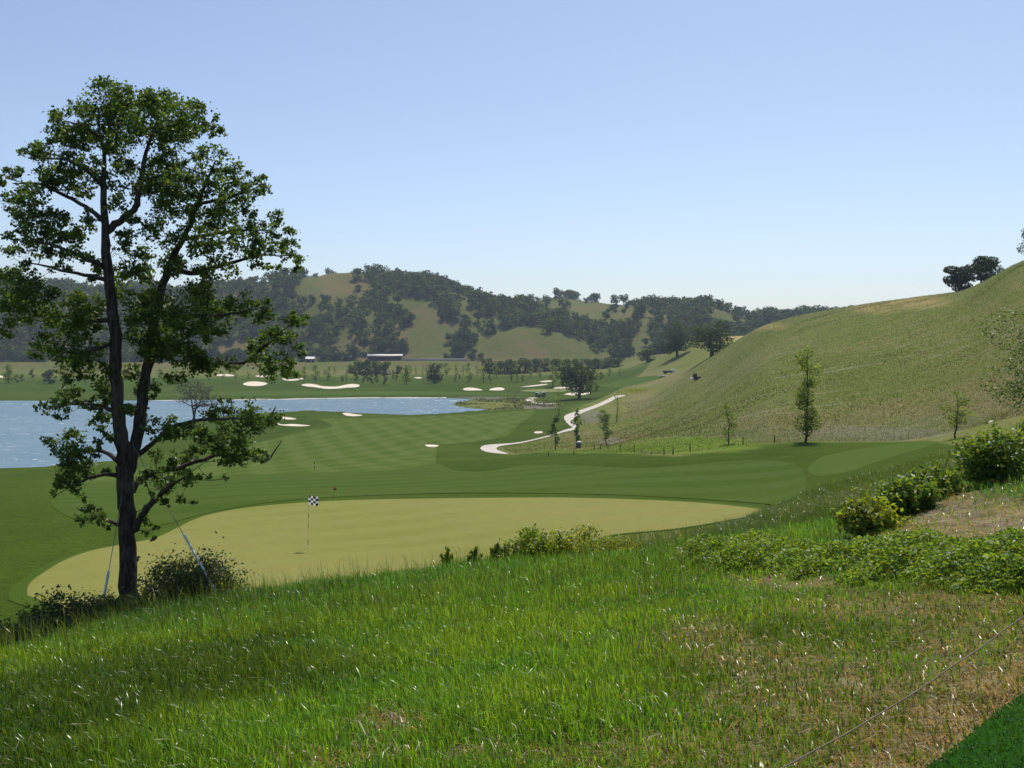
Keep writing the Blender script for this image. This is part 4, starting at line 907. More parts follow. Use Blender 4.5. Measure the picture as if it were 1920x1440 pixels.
for r_, o_i in enumerate(order):
    i = pts[o_i]; s_ = rng.uniform(.62, 1.28) * (.9 if sky_[o_i] else 1.0); a = rng.uniform(0, 6.28); k_ = rng.randint(5)
    if r_ < 300:
        ug = pu[i]; rg = ("left ridge seen behind the big oak" if ug < 480 else "main far hill" if ug < 930 else "meadow ridge behind the dome" if ug < 1170 else "right far ridge")
        lb = (f"dark oak on the skyline of the {rg}" if sky_[o_i] else (f"oak beside a grassy clearing on the {rg}" if iso[o_i] < 7 else f"dark round oak in the lower woods of the {rg}"))
        o = obj("hill_oak", WMESH[k_], loc=(cx[i], cyy[i], cz[i] - .2), label=lb, cat="tree", group="oaks on the far hills"); o.rotation_euler = (0, 0, a); o.scale = (s_ * rng.uniform(.85, 1.15), s_, s_ * rng.uniform(.85, 1.1))
    else:
        if pu[i] < -160 or pu[i] > 1700: continue
        v, f, c = WOOD[k_][2:]; co, si = math.cos(a), math.sin(a); sel = rng.permutation(len(f))[:125]
        vv = v.reshape(-1, 4, 3)[sel]; vv = (vv.mean(1, keepdims=True) + (vv - vv.mean(1, keepdims=True)) * 1.22).reshape(-1, 3); vv = np.stack([vv[:, 0] * co - vv[:, 1] * si, vv[:, 0] * si + vv[:, 1] * co, vv[:, 2]], 1) * s_ + np.array([cx[i], cyy[i], cz[i] - .2])
        svv.append(vv); sff.append(np.arange(len(vv)).reshape(-1, 4) + nst); scc.append(c[sel] * rng.uniform(.6, 1.5) * np.array([rng.uniform(.9, 1.25), 1, 1])); nst += len(vv)
obj("woods", mesh("woods", np.concatenate(svv), np.concatenate(sff), M['far_leaf'], face_col=np.concatenate(scc)), label="dark oak woods covering the far hills", cat="woods", kind="stuff")
print("hill trees", len(pts), "joined quads", nst // 4)

# ------------------------------------------------------------------ grass blades
def blades(x, y, hgt, wid, lean, rng, col, tipc=None, curl=.5):
    """three-triangle blades standing on the ground"""
    n = len(x); z = z_at(x, y); a = rng.uniform(0, 2 * math.pi, n); d = np.stack([np.cos(a), np.sin(a)], 1)
    la = rng.normal(0.25, 1.3, n) + math.pi; ld = np.stack([np.cos(la), np.sin(la)], 1) * lean[:, None]
    b = np.stack([x, y, z - .01], 1); o2 = np.concatenate([d * wid[:, None] / 2, np.zeros((n, 1))], 1)
    m_ = b + np.concatenate([ld * (hgt * .35)[:, None], (hgt * .58)[:, None]], 1)
    t_ = b + np.concatenate([ld * (hgt * (1.0 + curl * .4))[:, None], (hgt * np.clip(1 - lean * .38, .15, 1))[:, None]], 1)
    V_ = np.stack([b - o2, b + o2, m_ - o2 * .8, m_ + o2 * .8, t_], 1).reshape(-1, 3)
    k_ = (np.arange(n) * 5)[:, None]
    T_ = np.concatenate([k_ + [0, 1, 3], k_ + [0, 3, 2], k_ + [2, 3, 4]], 1).reshape(-1, 3)
    return V_, T_, np.repeat(col, 3, 0)
def samp(field, x, y):
    t = np.clip(x / y, td[0], td[-1]); i = np.clip(np.searchsorted(td, t) - 1, 0, NT - 2); a = (t - td[i]) / (td[i + 1] - td[i])
    j = np.clip(((np.log(y)) / (LY[1] - LY[0])).astype(int), 0, NY - 2)
    return field[i, j] * (1 - a) + field[i + 1, j] * a
rng = np.random.RandomState(8)
GC_PX = [(1235, 1050), (1262, 1022), (1330, 1012), (1420, 1012), (1500, 1026), (1590, 1044), (1700, 1030), (1800, 1032), (1990, 1040), (1990, 1116), (1850, 1118), (1750, 1116), (1640, 1106), (1560, 1088), (1450, 1078), (1340, 1072), (1262, 1068)]
gc_w = world_poly(GC_PX, 1.0, 3); far_e = gc_w[:, 1] > 12.6
gc_w[far_e] *= (12.6 / gc_w[far_e, 1])[:, None]
NB = 265000
yb = np.exp(rng.uniform(math.log(3.4), math.log(19.5), NB) ** 1.0); tb = rng.uniform(-.57, .57, NB)
sd_ = rng.uniform(size=NB) < .13; tb = np.where(sd_, np.sign(tb) * (.57 + rng.uniform(0, .62, NB) ** 1.2), tb); yb = np.where(sd_, np.minimum(yb, 15), yb); xb = tb * yb
dr = samp(np.clip(dryf, 0, 1), xb, yb); pn = fbm(xb / .9, yb / .9, 71, 3); pn2 = fbm(xb / .25, yb / .25, 73, 2)
ub, vb = to_pix(xb, yb, z_at(xb, yb))
in_lawn = inside(xb, yb, lawn_w); in_gc = sdist(xb, yb, gc_w) < -.28
bushes_zone = (yb > 9.5) & (ub > 1560)
edge = sstep(0, 1, (ub - 900) / 700) * (1 - sstep(9, 14, yb))       # thins and yellows to the right
dlw = sdist(xb, yb, lawn_w); dr = np.maximum(dr, .95 * (1 - sstep(.08, .55, dlw + (pn - .5) * .4)))
keepb = ~in_lawn & (rng.uniform(size=NB) < np.where(in_gc, .08, 1) * (1 - .35 * dr - .45 * sstep(.75, .95, dr) * (ub < 1000)) * (1 - .25 * edge) * np.where(bushes_zone, .6, 1) * sstep(.16, .36, pn2 + .12))
under = (yb > 13.8) & (ub < 430) & (vb > 1085) & (rng.uniform(size=NB) < .45)
keepb &= ~under
xb, yb, dr, pn, pn2, edge, ub = (q[keepb] for q in (xb, yb, dr, pn, pn2, edge, ub)); n = len(xb)
isdry = rng.uniform(size=n) < np.clip(dr * .70 + edge * .12 + .03, 0, 1)
hb = (.04 + .075 * pn + .075 * pn2 + rng.exponential(.022, n)) * (.75 + .55 * sstep(8, 15, yb)) * np.where(isdry, .8, 1) * (1 - .3 * edge) * np.where(bushes_zone[keepb], .7, 1)
lb_ = np.abs(rng.normal(0, .42, n)) + np.where(isdry, rng.uniform(.3, 1.9, n), 0)
wb = rng.uniform(.0045, .0105, n) * (.75 + .04 * yb)
v_ = rng.uniform(.5, 1.6, n)[:, None]
gcol = np.stack([.86 + .75 * (pn - .45) + rng.normal(0, .10, n), .95 + .25 * (pn - .5), np.full(n, .9)], 1) * v_
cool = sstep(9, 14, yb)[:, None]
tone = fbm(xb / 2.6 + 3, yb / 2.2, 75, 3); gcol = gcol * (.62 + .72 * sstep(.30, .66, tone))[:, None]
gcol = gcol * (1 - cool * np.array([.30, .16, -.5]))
dcol = np.array([3.0, 1.25, 5.2]) * rng.uniform(.45, 1.1, n)[:, None] * np.stack([np.ones(n), rng.uniform(.85, 1.1, n), rng.uniform(.7, 1.2, n)], 1)
bc = np.where(isdry[:, None], dcol, gcol)
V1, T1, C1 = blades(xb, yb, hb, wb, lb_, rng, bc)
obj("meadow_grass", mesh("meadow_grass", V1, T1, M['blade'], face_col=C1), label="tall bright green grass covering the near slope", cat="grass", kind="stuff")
# seed heads and long stems along the crest
n = 2600; yy_ = rng.uniform(9, 17, n); xx_ = rng.uniform(-.52, .2, n) * yy_
V2, T2, C2 = blades(xx_, yy_, rng.uniform(.28, .5, n), rng.uniform(.004, .008, n), np.abs(rng.normal(.2, .3, n)), rng, np.array([1.0, .85, 1.2]) * rng.uniform(.6, 1.2, n)[:, None])
obj("grass_stems", mesh("grass_stems", V2, T2, M['blade'], face_col=C2), label="thin taller grass stems along the crest of the slope", cat="grass", kind="stuff")
# lawn corner
n = 60000; bx0, by0 = lawn_w.min(0); bx1, by1 = lawn_w.max(0)
xx_ = bx0 + (min(bx1, 7) - bx0) * rng.uniform(0, 1, n) ** 1.4; yy_ = rng.uniform(max(by0, 2.2), by1, n); k_ = inside(xx_, yy_, lawn_w); xx_, yy_ = xx_[k_], yy_[k_]; n = len(xx_)
V2, T2, C2 = blades(xx_, yy_, rng.uniform(.025, .05, n), rng.uniform(.004, .007, n), np.abs(rng.normal(0, .5, n)), rng, np.array([.34, .62, .6]) * rng.uniform(.6, 1.2, n)[:, None])
obj("lawn_grass", mesh("lawn_grass", V2, T2, M['blade'], face_col=C2), label="dense short dark green lawn in the lower right corner", cat="grass", kind="stuff")
# fine grass on the bank right of the green
n = 120000; yy_ = np.exp(rng.uniform(math.log(15.5), math.log(66), n)); tt_ = rng.uniform(.04, .57, n); xx_ = tt_ * yy_
uu_, vv_ = to_pix(xx_, yy_, z_at(xx_, yy_)); bl_ = np.interp(uu_, [-999, 1080, 1130, 1300, 1440, 1500, 1560, 1700, 1830, 2200], [1500, 1100, 1004, 990, 960, 938, 913, 876, 834, 798])
dgr = sdist(xx_, yy_, gw)
k_ = (vv_ > bl_ + rng.normal(0, 3, n)) & (dgr > .9); xx_, yy_ = xx_[k_], yy_[k_]; n = len(xx_)
pp = fbm(xx_ / 3.2, yy_ / 3.2, 83, 3); sil = rng.uniform(size=n) < sstep(.50, .68, pp) * .55
cc = np.where(sil[:, None], np.array([1.9, 1.35, 7.5]) * rng.uniform(.5, 1, n)[:, None], np.array([.80, .74, 1.2]) * rng.uniform(.5, 1.15, n)[:, None])
V2, T2, C2 = blades(xx_, yy_, (.16 + .26 * pp) * rng.uniform(.6, 1.2, n), (.005 + .00035 * yy_) * rng.uniform(.7, 1.3, n), np.abs(rng.normal(.35, .4, n)), rng, cc)
obj("bank_grass", mesh("bank_grass", V2, T2, M['blade'], face_col=C2), label="fine seeding grass on the bank right of the putting green", cat="grass", kind="stuff")
# wild grass tufts on the big hillside
n = 205000; yy_ = np.exp(rng.uniform(math.log(84), math.log(330), n)); tt_ = rng.uniform(-.02, .58, n); xx_ = tt_ * yy_
mw = samp(mown, xx_, yy_); lm = samp(lime, xx_, yy_); gv = samp(grav, xx_, yy_); dpath = sdist(xx_, yy_, world_poly(path_px, 60, 2))
k_ = (rng.uniform(size=n) > np.clip(mw * 1.5, 0, 1)) & (dpath > 1.2) & (rng.uniform(size=n) > gv * .75); xx_, yy_, lm = xx_[k_], yy_[k_], lm[k_]; n = len(xx_)
ca, sa_ = math.cos(R(49)), math.sin(R(49)); s1 = xx_ * ca + yy_ * sa_; s2 = -xx_ * sa_ + yy_ * ca
pp = fbm(s1 / 40, s2 / 6.5, 87, 3) * .7 + fbm(s1 / 8, s2 / 1.8, 88, 3) * .3; dk_ = sstep(.55, .68, fbm(s1 / 14, s2 / 5, 89, 3)); dd_ = samp(np.clip(dryf + tan, 0, 1), xx_, yy_)
bigp = fbm(s1 / 60, s2 / 28, 93, 3); sil = rng.uniform(size=n) < sstep(.47, .60, pp + (bigp - .5) * .5) * .9
dd_ = np.clip(dd_ + .5 * sstep(.56, .7, fbm(s1 / 45, s2 / 12, 94, 3)), 0, 1)
ol = np.array([1.35, 1.02, 2.1]) * rng.uniform(.6, 1.15, n)[:, None] * (1 - .45 * dk_)[:, None]
cc = np.where(sil[:, None], np.array([2.35, 1.38, 9.5]) * rng.uniform(.6, 1.1, n)[:, None], ol)
cc = np.where((rng.uniform(size=n) < dd_ * .8)[:, None], np.array([2.6, 1.0, 4.2]) * rng.uniform(.6, 1, n)[:, None], cc)
cc = np.where((lm > .3)[:, None], np.array([1.2, 1.0, 1.2]) * rng.uniform(.7, 1.2, n)[:, None], cc)
V2, T2, C2 = blades(xx_, yy_, rng.uniform(.10, .26, n) * np.where(lm > .3, .5, 1), (.03 + .0005 * yy_) * rng.uniform(.6, 1.2, n), np.abs(rng.normal(.9, .6, n)), rng, cc)
sel = np.ones(len(T2), bool); sel[1::3] = False   # two triangles are enough out there
obj("wild_grass", mesh("wild_grass", V2, T2[sel], M['wild'] if 'wild' in M else M['blade'], face_col=C2[sel]), label="wild olive and silver grass on the big right hillside", cat="grass", kind="stuff")

n = 500; fx0, fy0 = cast(1190, 733, 150); xx_ = fx0 + rng.normal(0, 2.6, n); yy_ = fy0 + rng.normal(0, 7, n)
V2, T2, C2 = blades(xx_, yy_, rng.uniform(.3, .6, n), rng.uniform(.15, .3, n), np.abs(rng.normal(.3, .4, n)), rng, np.array([4.8, 2.5, 2.0]) * rng.uniform(.6, 1.1, n)[:, None])
obj("yellow_flowers", mesh("yellow_flowers", V2, T2, M['wild'], face_col=C2), label="patch of yellow wildflowers above the end of the cart path", cat="flowers", kind="stuff")
spit = world_poly([(853, 757), (880, 750), (985, 746), (1045, 757), (1050, 764), (985, 767.5), (915, 769), (870, 764)], 200, 3)
n = 3800; bx0, by0 = spit.min(0); bx1, by1 = spit.max(0); xx_ = rng.uniform(bx0, bx1, n); yy_ = rng.uniform(by0, by1, n); k_ = inside(xx_, yy_, spit) & (fbm(xx_ / 7, yy_ / 7, 97, 3) > .42) & (sdist(xx_, yy_, lake_poly) > 1); xx_, yy_ = xx_[k_], yy_[k_]; n = len(xx_)
V2, T2, C2 = blades(xx_, yy_, rng.uniform(.2, .7, n), rng.uniform(.2, .45, n), np.abs(rng.normal(.4, .4, n)), rng, np.array([1.5, 1.0, 3.4]) * rng.uniform(.5, 1.3, n)[:, None] * np.stack([rng.uniform(.7, 1.5, n), np.ones(n), rng.uniform(.6, 1.6, n)], 1))
obj("spit_scrub", mesh("spit_scrub", V2, T2, M['wild'], face_col=C2), label="rough olive scrub on the spit at the end of the lake", cat="scrub", kind="stuff")

# ------------------------------------------------------------------ ground cover band and bushes
n = 85000; bx0, by0 = gc_w.min(0); bx1, by1 = gc_w.max(0)
xx_ = rng.uniform(bx0, bx1, n); yy_ = rng.uniform(by0, by1, n); sd = sdist(xx_, yy_, gc_w) + (fbm(xx_ / .6, yy_ / .6, 95, 3) - .5) * .9
k_ = sd < 0; xx_, yy_, sd = xx_[k_], yy_[k_], sd[k_]; n = len(xx_)
hh = np.clip(-sd / .35, 0, 1) ** .6 * (.06 + .34 * fbm(xx_ / .55, yy_ / .55, 96, 3)) * rng.uniform(.25, 1.05, n) ** .5
cs = np.stack([xx_, yy_, z_at(xx_, yy_) + hh], 1); v2, f2 = leaves(cs, .038, rng, .6, .55)
obj("ground_cover", mesh("ground_cover", v2, f2, M['shrub_leaf'], face_col=tint(n, rng, .5, 1.3, .2) * np.array([1.25, 1.2, 1.2])), label="band of low glossy green ground cover across the near slope at right", cat="ground cover", kind="stuff")
def shrub(name, u, vb_, htop, wpx, Y, label, leafm, nleaf, lsize, seed, group=None, nstem=14, spiky=.5, low=.0, dens_low=True, cat="shrub", depth=1.0, tl=(.5, 1.3, .2), tmul=(1, 1, 1)):
    """stems fanning from the base, leaves in sprays along them"""
    rng = np.random.RandomState(seed); x = (u - 960) / F * Y; z = float(z_at(x, Y))
    H_ = (CZ + pix_dir(u, htop)[1] * Y) - z; W_ = wpx * Y / F
    r = bpy.data.objects.new(name, None); COL.objects.link(r); r.location = (x, Y, z); tag(r, label, cat, group)
    st = MB(); cs = []; ow = []
    per = max(6, nleaf // nstem)
    for k_ in range(nstem):
        a = rng.uniform(0, 6.28); rr = W_ / 2 * math.sqrt(rng.uniform(.02, 1)); q = rr / (W_ / 2)
        hh_ = H_ * rng.uniform(.62, 1.0) * (1 - .45 * q * q); e = np.array([rr * math.cos(a), rr * math.sin(a) * depth, hh_])
        b0 = np.array([rr * .25 * math.cos(a), rr * .25 * math.sin(a) * depth, -.06]); mid_ = np.array([e[0] * .75, e[1] * .75, hh_ * .5]) + rng.normal(size=3) * .03
        s_ = np.linspace(0, 1, 5)[:, None]; Q = (1 - s_) ** 2 * b0 + 2 * s_ * (1 - s_) * mid_ + s_ ** 2 * e
        st.tube(Q, np.linspace(.004 + .008 * H_, .002, 5), 4, cap=False)
        tq = rng.uniform(low, 1, per) ** (.8 if dens_low else .6); c = (1 - tq)[:, None] ** 2 * b0 + (2 * tq * (1 - tq))[:, None] * mid_ + tq[:, None] ** 2 * e
        sp_ = (W_ * (.05 + .10 * (1 - spiky)) * (1.25 - tq * spiky))[:, None]
        p = c + rng.normal(size=(per, 3)) * sp_ * np.array([1, 1, .7]); p[:, 2] = np.maximum(p[:, 2], .02); cs.append(p); ow.append(unit(p - c))
    cs = np.concatenate(cs); ow = np.concatenate(ow); v, f = leaves(cs, lsize, rng, .45, .5, ow)
    obj("stems", st.build(name + "_stems", M['bark']), r)
    obj("foliage", mesh(name + "_foliage", v, f, M[leafm], face_col=tint(len(cs), rng, *tl) * np.array(tmul)), r)
    return r
GB = "laurel bushes on the right bank"
shrub("laurel_bush", 1636, 1022, 918, 112, 11.6, "yellowish sparse bush at the lower end of the bush row on the right bank", 'shrub_leaf', 2600, .075, 1, GB, 22, .5, cat="bush", tmul=(1.7, 1.35, 1.2))
shrub("laurel_bush", 1702, 995, 878, 104, 12.4, "second glossy bush up the right bank, beside the yellowish one", 'shrub_leaf', 3800, .07, 2, GB, 22, .5, cat="bush")
shrub("laurel_bush", 1758, 966, 864, 88, 13.0, "third bush up the right bank, rounded and dark at its foot", 'shrub_leaf', 3400, .068, 3, GB, 20, .4, cat="bush")
shrub("laurel_bush", 1872, 930, 792, 132, 13.2, "largest bush on the right bank, casting a dark shadow", 'shrub_leaf', 4800, .07, 4, GB, 30, .4, cat="bush", tmul=(.95, .95, 1))
shrub("laurel_bush", 1950, 915, 775, 110, 14.0, "bush cut by the right picture edge above the largest one", 'shrub_leaf', 3600, .07, 5, GB, 26, .4, cat="bush")
GM = "shrubs along the crest in front of the green"
for q in [(838, 1062, 1014, 28, "spindly little shrub furthest left on the crest before the green", 460, .05, 11, (1.5, 1.2, 1)),
          (893, 1060, 1016, 30, "small upright shrub left of the pair on the crest", 700, .055, 12, (1.1, 1.0, 1.2)),
          (931, 1054, 1008, 28, "left one of two narrow reddish tipped shrubs on the crest", 700, .055, 13, (1.3, .95, 1.2)),
          (957, 1050, 1000, 24, "right one of two narrow shrubs touching the large crest shrub", 600, .055, 14, (1.0, .9, 1.2)),
          (1010, 1060, 982, 128, "large rounded shrub in the middle of the crest before the green", 3600, .055, 15, (1.35, 1.2, 1)),
          (1092, 1056, 970, 124, "tall airy shrub with round yellow-green leaves on the crest", 2200, .05, 16, (1.75, 1.3, 1.0)),
          (1165, 1056, 1004, 96, "low yellowish shrub at the right end of the crest shrubs", 1700, .045, 17, (1.7, 1.15, 1.1)),
          (1290, 1058, 1012, 90, "low glossy shrub at the left end of the ground cover band", 1000, .045, 18, (1, .95, 1))]:
    shrub("crest_shrub", q[0], q[1], q[2], q[3], 14.3, q[4], 'shrub_leaf', q[5], q[6], q[7], GM, 6 if q[3] < 40 else 20, .65, tmul=q[8])
GD = "dark shrubs round the foot of the big oak"
shrub("dark_shrub", 345, 1125, 1036, 178, 17.2, "dense dark shrub right of the oak trunk, lit yellow on its right side", 'dark_shrub_leaf', 9500, .065, 21, GD, 40, .35, tmul=(1.2, 1.15, 1))
shrub("dark_shrub", 425, 1108, 1062, 46, 16.8, "small yellow-green shrub at the right end of the oak's shrubs", 'shrub_leaf', 420, .055, 22, GD, 10, .6, tmul=(1.4, 1.1, 1))
shrub("dark_shrub", 118, 1188, 1094, 150, 16.0, "dark twiggy shrub left of the oak trunk, before the green's tip", 'dark_shrub_leaf', 7000, .065, 23, GD, 34, .5)
shrub("dark_shrub", 205, 1158, 1108, 100, 16.8, "low dark shrub between the left guy cable and the trunk", 'dark_shrub_leaf', 3000, .06, 24, GD, 20, .5)
shrub("dark_shrub", 15, 1222, 1150, 120, 14.2, "dark shrub cut by the left picture edge below the green", 'dark_shrub_leaf', 4200, .06, 25, GD, 24, .5)
shrub("dark_shrub", 262, 1148, 1098, 46, 17.4, "small dark shrub hugging the right side of the trunk base", 'dark_shrub_leaf', 700, .055, 26, GD, 12, .5)

# ------------------------------------------------------------------ flagstick
M['white'] = simple("white_paint", (.78, .78, .76), .45); M['black'] = simple("black_paint", (.012, .012, .014), .5)
M['ropem'] = simple("weathered_rope", (.17, .14, .10), .9); M['red'] = simple("red_cloth", (.55, .06, .02), .7); M['pipe'] = simple("white_plastic_pipe", (.62, .62, .58), .5); M['cable'] = simple("steel_cable", (.16, .16, .15), .5)
M['darkwood'] = simple("dark_wood", (.045, .03, .022), .85); M['grey'] = simple("grey_metal", (.10, .105, .11), .6); M['darkgreen'] = simple("dark_green_panel", (.02, .05, .03), .5)
M['seat'] = simple("beige_vinyl", (.45, .40, .32), .6); M['tyre'] = simple("tyre_rubber", (.015, .015, .015), .8); M['roof'] = simple("pale_roof_sheet", (.60, .58, .55), .7); M['wall'] = simple("pale_wall", (.42, .38, .33), .9); M['glass'] = simple("dark_glass", (.03, .035, .04), .15)
def checker_material():
    m, t, b, out = mat("checkered_cloth"); tc = N(t, "ShaderNodeTexCoord"); ck = N(t, "ShaderNodeTexChecker"); ck.inputs['Scale'].default_value = 4.0
    mp = N(t, "ShaderNodeMapping"); mp.inputs['Location'].default_value = (0.0001, 0.0001, .02); t.links.new(tc.outputs['UV'], mp.inputs[0]); t.links.new(mp.outputs[0], ck.inputs[0])
    ck.inputs[1].default_value = (.015, .015, .018, 1); ck.inputs[2].default_value = (.82, .82, .80, 1); t.links.new(ck.outputs[0], b.inputs['Base Color'])
    b.inputs['Roughness'].default_value = .75
    tr = N(t, "ShaderNodeBsdfTranslucent"); t.links.new(ck.outputs[0], tr.inputs[0]); mx = N(t, "ShaderNodeMixShader"); mx.inputs[0].default_value = .35
    t.links.new(b.outputs[0], mx.inputs[1]); t.links.new(tr.outputs[0], mx.inputs[2]); t.links.new(mx.outputs[0], out.inputs[0]); return m
fx, fy = cast(577.5, 1029, 27); fz = float(z_at(fx, fy)) + .02
fs = bpy.data.objects.new("flagstick", None); COL.objects.link(fs); fs.location = (fx, fy, fz); tag(fs, "golf flagstick with a black and white checkered flag standing in the near green", "flagstick")
HF = 2.13; zz_ = [(-.1, .12, 'white'), (.12, .34, 'black'), (.34, .82, 'white'), (.82, 1.0, 'black'), (1.0, 1.2, 'white'), (1.2, 1.38, 'black'), (1.38, HF, 'white')]
mbp = {'white': MB(), 'black': MB()}
for a, b, c in zz_: mbp[c].tube([(0.018 * a / HF * 2, 0, a), (0.018 * b / HF * 2, 0, b)], .011, 8)
po = obj("pole", mbp['white'].build("flag_pole", M['white'], smooth=True), fs); obj("band", mbp['black'].build("flag_pole_bands", M['black'], smooth=True), po)
cup = MB(); cup.lathe([(.06, .003), (.054, .005), (.054, -.1), (.0, -.1)], seg=18); obj("cup", cup.build("flag_cup", M['black']), fs)
nu, nv_ = 16, 12; gu = np.linspace(0, 1, nu + 1); gv_ = np.linspace(0, 1, nv_ + 1); GU, GV = np.meshgrid(gu, gv_, indexing='ij')
FW, FH_ = .40, .36
fvx = .03 + GU * FW; fvy = .035 * np.sin(GU * 6.5 + GV * 1.6) * (GU + .15) - GU * .06; fvz = HF - .03 - FH_ + GV * FH_ - .015 * GU * GU + .015 * np.sin(GU * 5 + 1)
fi = np.arange(fvx.size).reshape(fvx.shape); fq = np.stack([fi[:-1, :-1], fi[1:, :-1], fi[1:, 1:], fi[:-1, 1:]], -1).reshape(-1, 4)
fme = mesh("flag_cloth", np.stack([fvx, fvy, fvz], -1).reshape(-1, 3), fq, checker_material(), smooth=True)
uvl = fme.uv_layers.new(name="UVMap"); li = np.empty(len(fme.loops), np.int32); fme.loops.foreach_get("vertex_index", li)
uvl.data.foreach_set("uv", np.stack([GU.ravel()[li], GV.ravel()[li]], 1).astype(np.float32).ravel())
obj("flag", fme, fs)
# little red marker flag behind the green and the dark yardage pole on the fairway
def small_thing(name, u, v, ymin, label, cat, build, group=None, Y=None, rz=0.0, dz=0.0):
    if Y: y = Y; x = (u - 960) / F * Y
    else: x, y = cast(u, v, ymin)
    r = bpy.data.objects.new(name, None); COL.objects.link(r); r.location = (x, y, float(z_at(x, y)) + dz); r.rotation_euler = (0, 0, rz); tag(r, label, cat, group); build(r, y); return r
def red_flag(r, y):
    obj("pole", MB().tube([(0, 0, -.05), (0, 0, .62)], .008, 6).build("marker_pole", M['grey']), r)
    obj("flag", MB().box((.07, 0, .52), (.14, .012, .16)).build("marker_flag", M['red']), r)
small_thing("marker_flag", 626, 934, 40, "tiny red marker flag just behind the back edge of the green", "flag", red_flag)
def yard_pole(r, y):
    p = obj("pole", MB().tube([(0, 0, -.1), (0, 0, 1.1)], .03, 8).build("yardage_pole", M['black']), r); obj("band", MB().tube([(0, 0, .95), (0, 0, 1.18)], .034, 8).build("yardage_band", M['white']), r)
    obj("band", MB().tube([(0, 0, .45), (0, 0, .56)], .034, 8).build("yardage_band", M['white']), r)
small_thing("yardage_pole", 590, 881, 60, "thin dark yardage pole with a white top on the striped fairway", "pole", yard_pole)
# guy cables
attach = [px_at(236, 885, TY), px_at(247, 830, TY)]
for nm_, (u, v, Y, att, pu_, pv_, lb) in enumerate([(176, 1142, 16.9, 0, 204, 1015, "guy cable left of the oak, in a pale plastic sleeve"), (414, 1120, 16.6, 1, 345, 993, "guy cable right of the oak, its pale sleeve crossing the dark shrub")]):
    x = (u - 960) / F * Y; b0 = np.array([x, Y, float(z_at(x, Y)) - .05]); e = attach[att]; r = bpy.data.objects.new("guy_cable", None); COL.objects.link(r); r.location = b0; tag(r, lb, "cable", "guy cables of the big oak")
    d = e - b0; k1 = .36 if att == 0 else .42
    obj("cable", MB().tube([d * 0, d * .5 + [0, 0, -.01], d], .0065, 6).build("guy_wire", M['cable']), r)
    obj("sleeve", MB().tube([d * .01, d * k1], .022 if att == 0 else .02, 10).build("guy_sleeve", M['pipe'], smooth=True), r)
    obj("anchor", MB().box((0, 0, .0), (.05, .05, .16)).build("guy_anchor", M['cable']), r)
# low rope and stake at the lower right
p0 = np.array([*cast(1330, 1560), 0]); p1 = np.array([*cast(1922, 1196, 1), 0])
rp = []
for k_ in np.linspace(0, 1, 26):
    q = p0 * (1 - k_) + p1 * k_; rp.append((q[0], q[1], float(z_at(q[0], q[1])) + .075 + .05 * k_ - .02 * math.sin(math.pi * k_)))
rp = np.array(rp); ro_ = obj("rope_line", MB().tube(rp - rp[0], .0036, 7).build("rope_line", M['ropem'], smooth=True), loc=rp[0], label="thin grey rope strung low over the dry grass at lower right", cat="rope")
q = p1; sx_, sy_ = q[0] + .02, q[1] + .02
def stake(r, y):
    obj("post", MB().box((0, 0, .02), (.05, .05, .24), .3, .9).build("stake_post", M['darkwood']), r); obj("cap", MB().box((0, 0, .145), (.056, .056, .02), .3).build("stake_cap", M['black']), r)
small_thing("rope_stake", 1932, 1200, 1, "short dark wooden stake holding the rope at the right edge", "stake", stake)

# ------------------------------------------------------------------ things in the valley
def bin_(r, y):
    obj("body", MB().lathe([(.0, .0), (.30, .0), (.34, .85), (.30, .88)], seg=14).build("bin_body", M['grey'], smooth=False), r); obj("lid", MB().lathe([(.36, .86), (.36, .98), (.2, 1.06), (0, 1.08)], seg=14).build("bin_lid", M['white']), r)
small_thing("litter_bin", 1085.5, 840, 90, "grey bin with a white lid beside the middle sapling", "bin", bin_)
GS = "small stakes along the rough's upper edge"
for i, (u, v) in enumerate([(1028, 856), (1076, 853), (1114, 845), (1126, 843), (1140, 843), (1163, 845), (1189, 848), (1245, 853), (1262, 853), (1294, 847), (1393, 834), (1452, 830)]):
    def bst(r, y): obj("post", MB().box((0, 0, .25), (.07, .07, .7), .4, .85).build("marker_post", M['darkwood']), r); obj("cap", MB().box((0, 0, .61), (.075, .075, .04), .4).build("marker_cap", M['black']), r)
    small_thing("marker_stake", u, v, 60, f"small dark stake along the upper edge of the rough, {ORD[i]} from the left", "stake", bst, GS)
def cart(body):
    def f(r, y):
        b = MB().box((0, 0, .42), (1.15, 2.2, .30)); b.box((0, -.85, .68), (1.12, .5, .40), 0, .92); b.box((0, .95, .62), (1.05, .45, .34), 0, .9)
        obj("body", b.build("cart_body", M[body]), r)
        s_ = obj("seat", MB().box((0, -.05, .66), (1.0, .5, .14)).box((0, -.36, .92), (1.0, .12, .45)).build("cart_seat", M['seat']), r)
        obj("roof", MB().box((0, 0, 1.80), (1.2, 1.75, .07), 0, .96).build("cart_roof", M['white']), r)
        for sx in (-1, 1):
            for sy in (-1, 1): obj("post", MB().tube([(sx * .52, sy * .72, .6), (sx * .52, sy * .66, 1.78)], .025, 6).build("cart_post", M['grey']), r)
            for yy in (-.78, .78):
                ty = MB().tube([(sx * .48, yy, .23), (sx * .62, yy, .23)], .23, 14).build("cart_tyre", M['tyre']); w_ = obj("wheel", ty, r)
                obj("hub", MB().tube([(sx * .61, yy, .23), (sx * .635, yy, .23)], .11, 10).build("cart_hub", M['white']), w_)
        obj("windscreen", MB().box((0, .74, 1.2), (1.0, .02, .9)).build("cart_screen", M['glass']), r)
    return f
small_thing("golf_cart", 1008, 745.5, 200, "dark golf cart with a white roof on the path loop", "golf cart", cart('black'), "golf carts on the path loop", rz=.35, dz=.06)
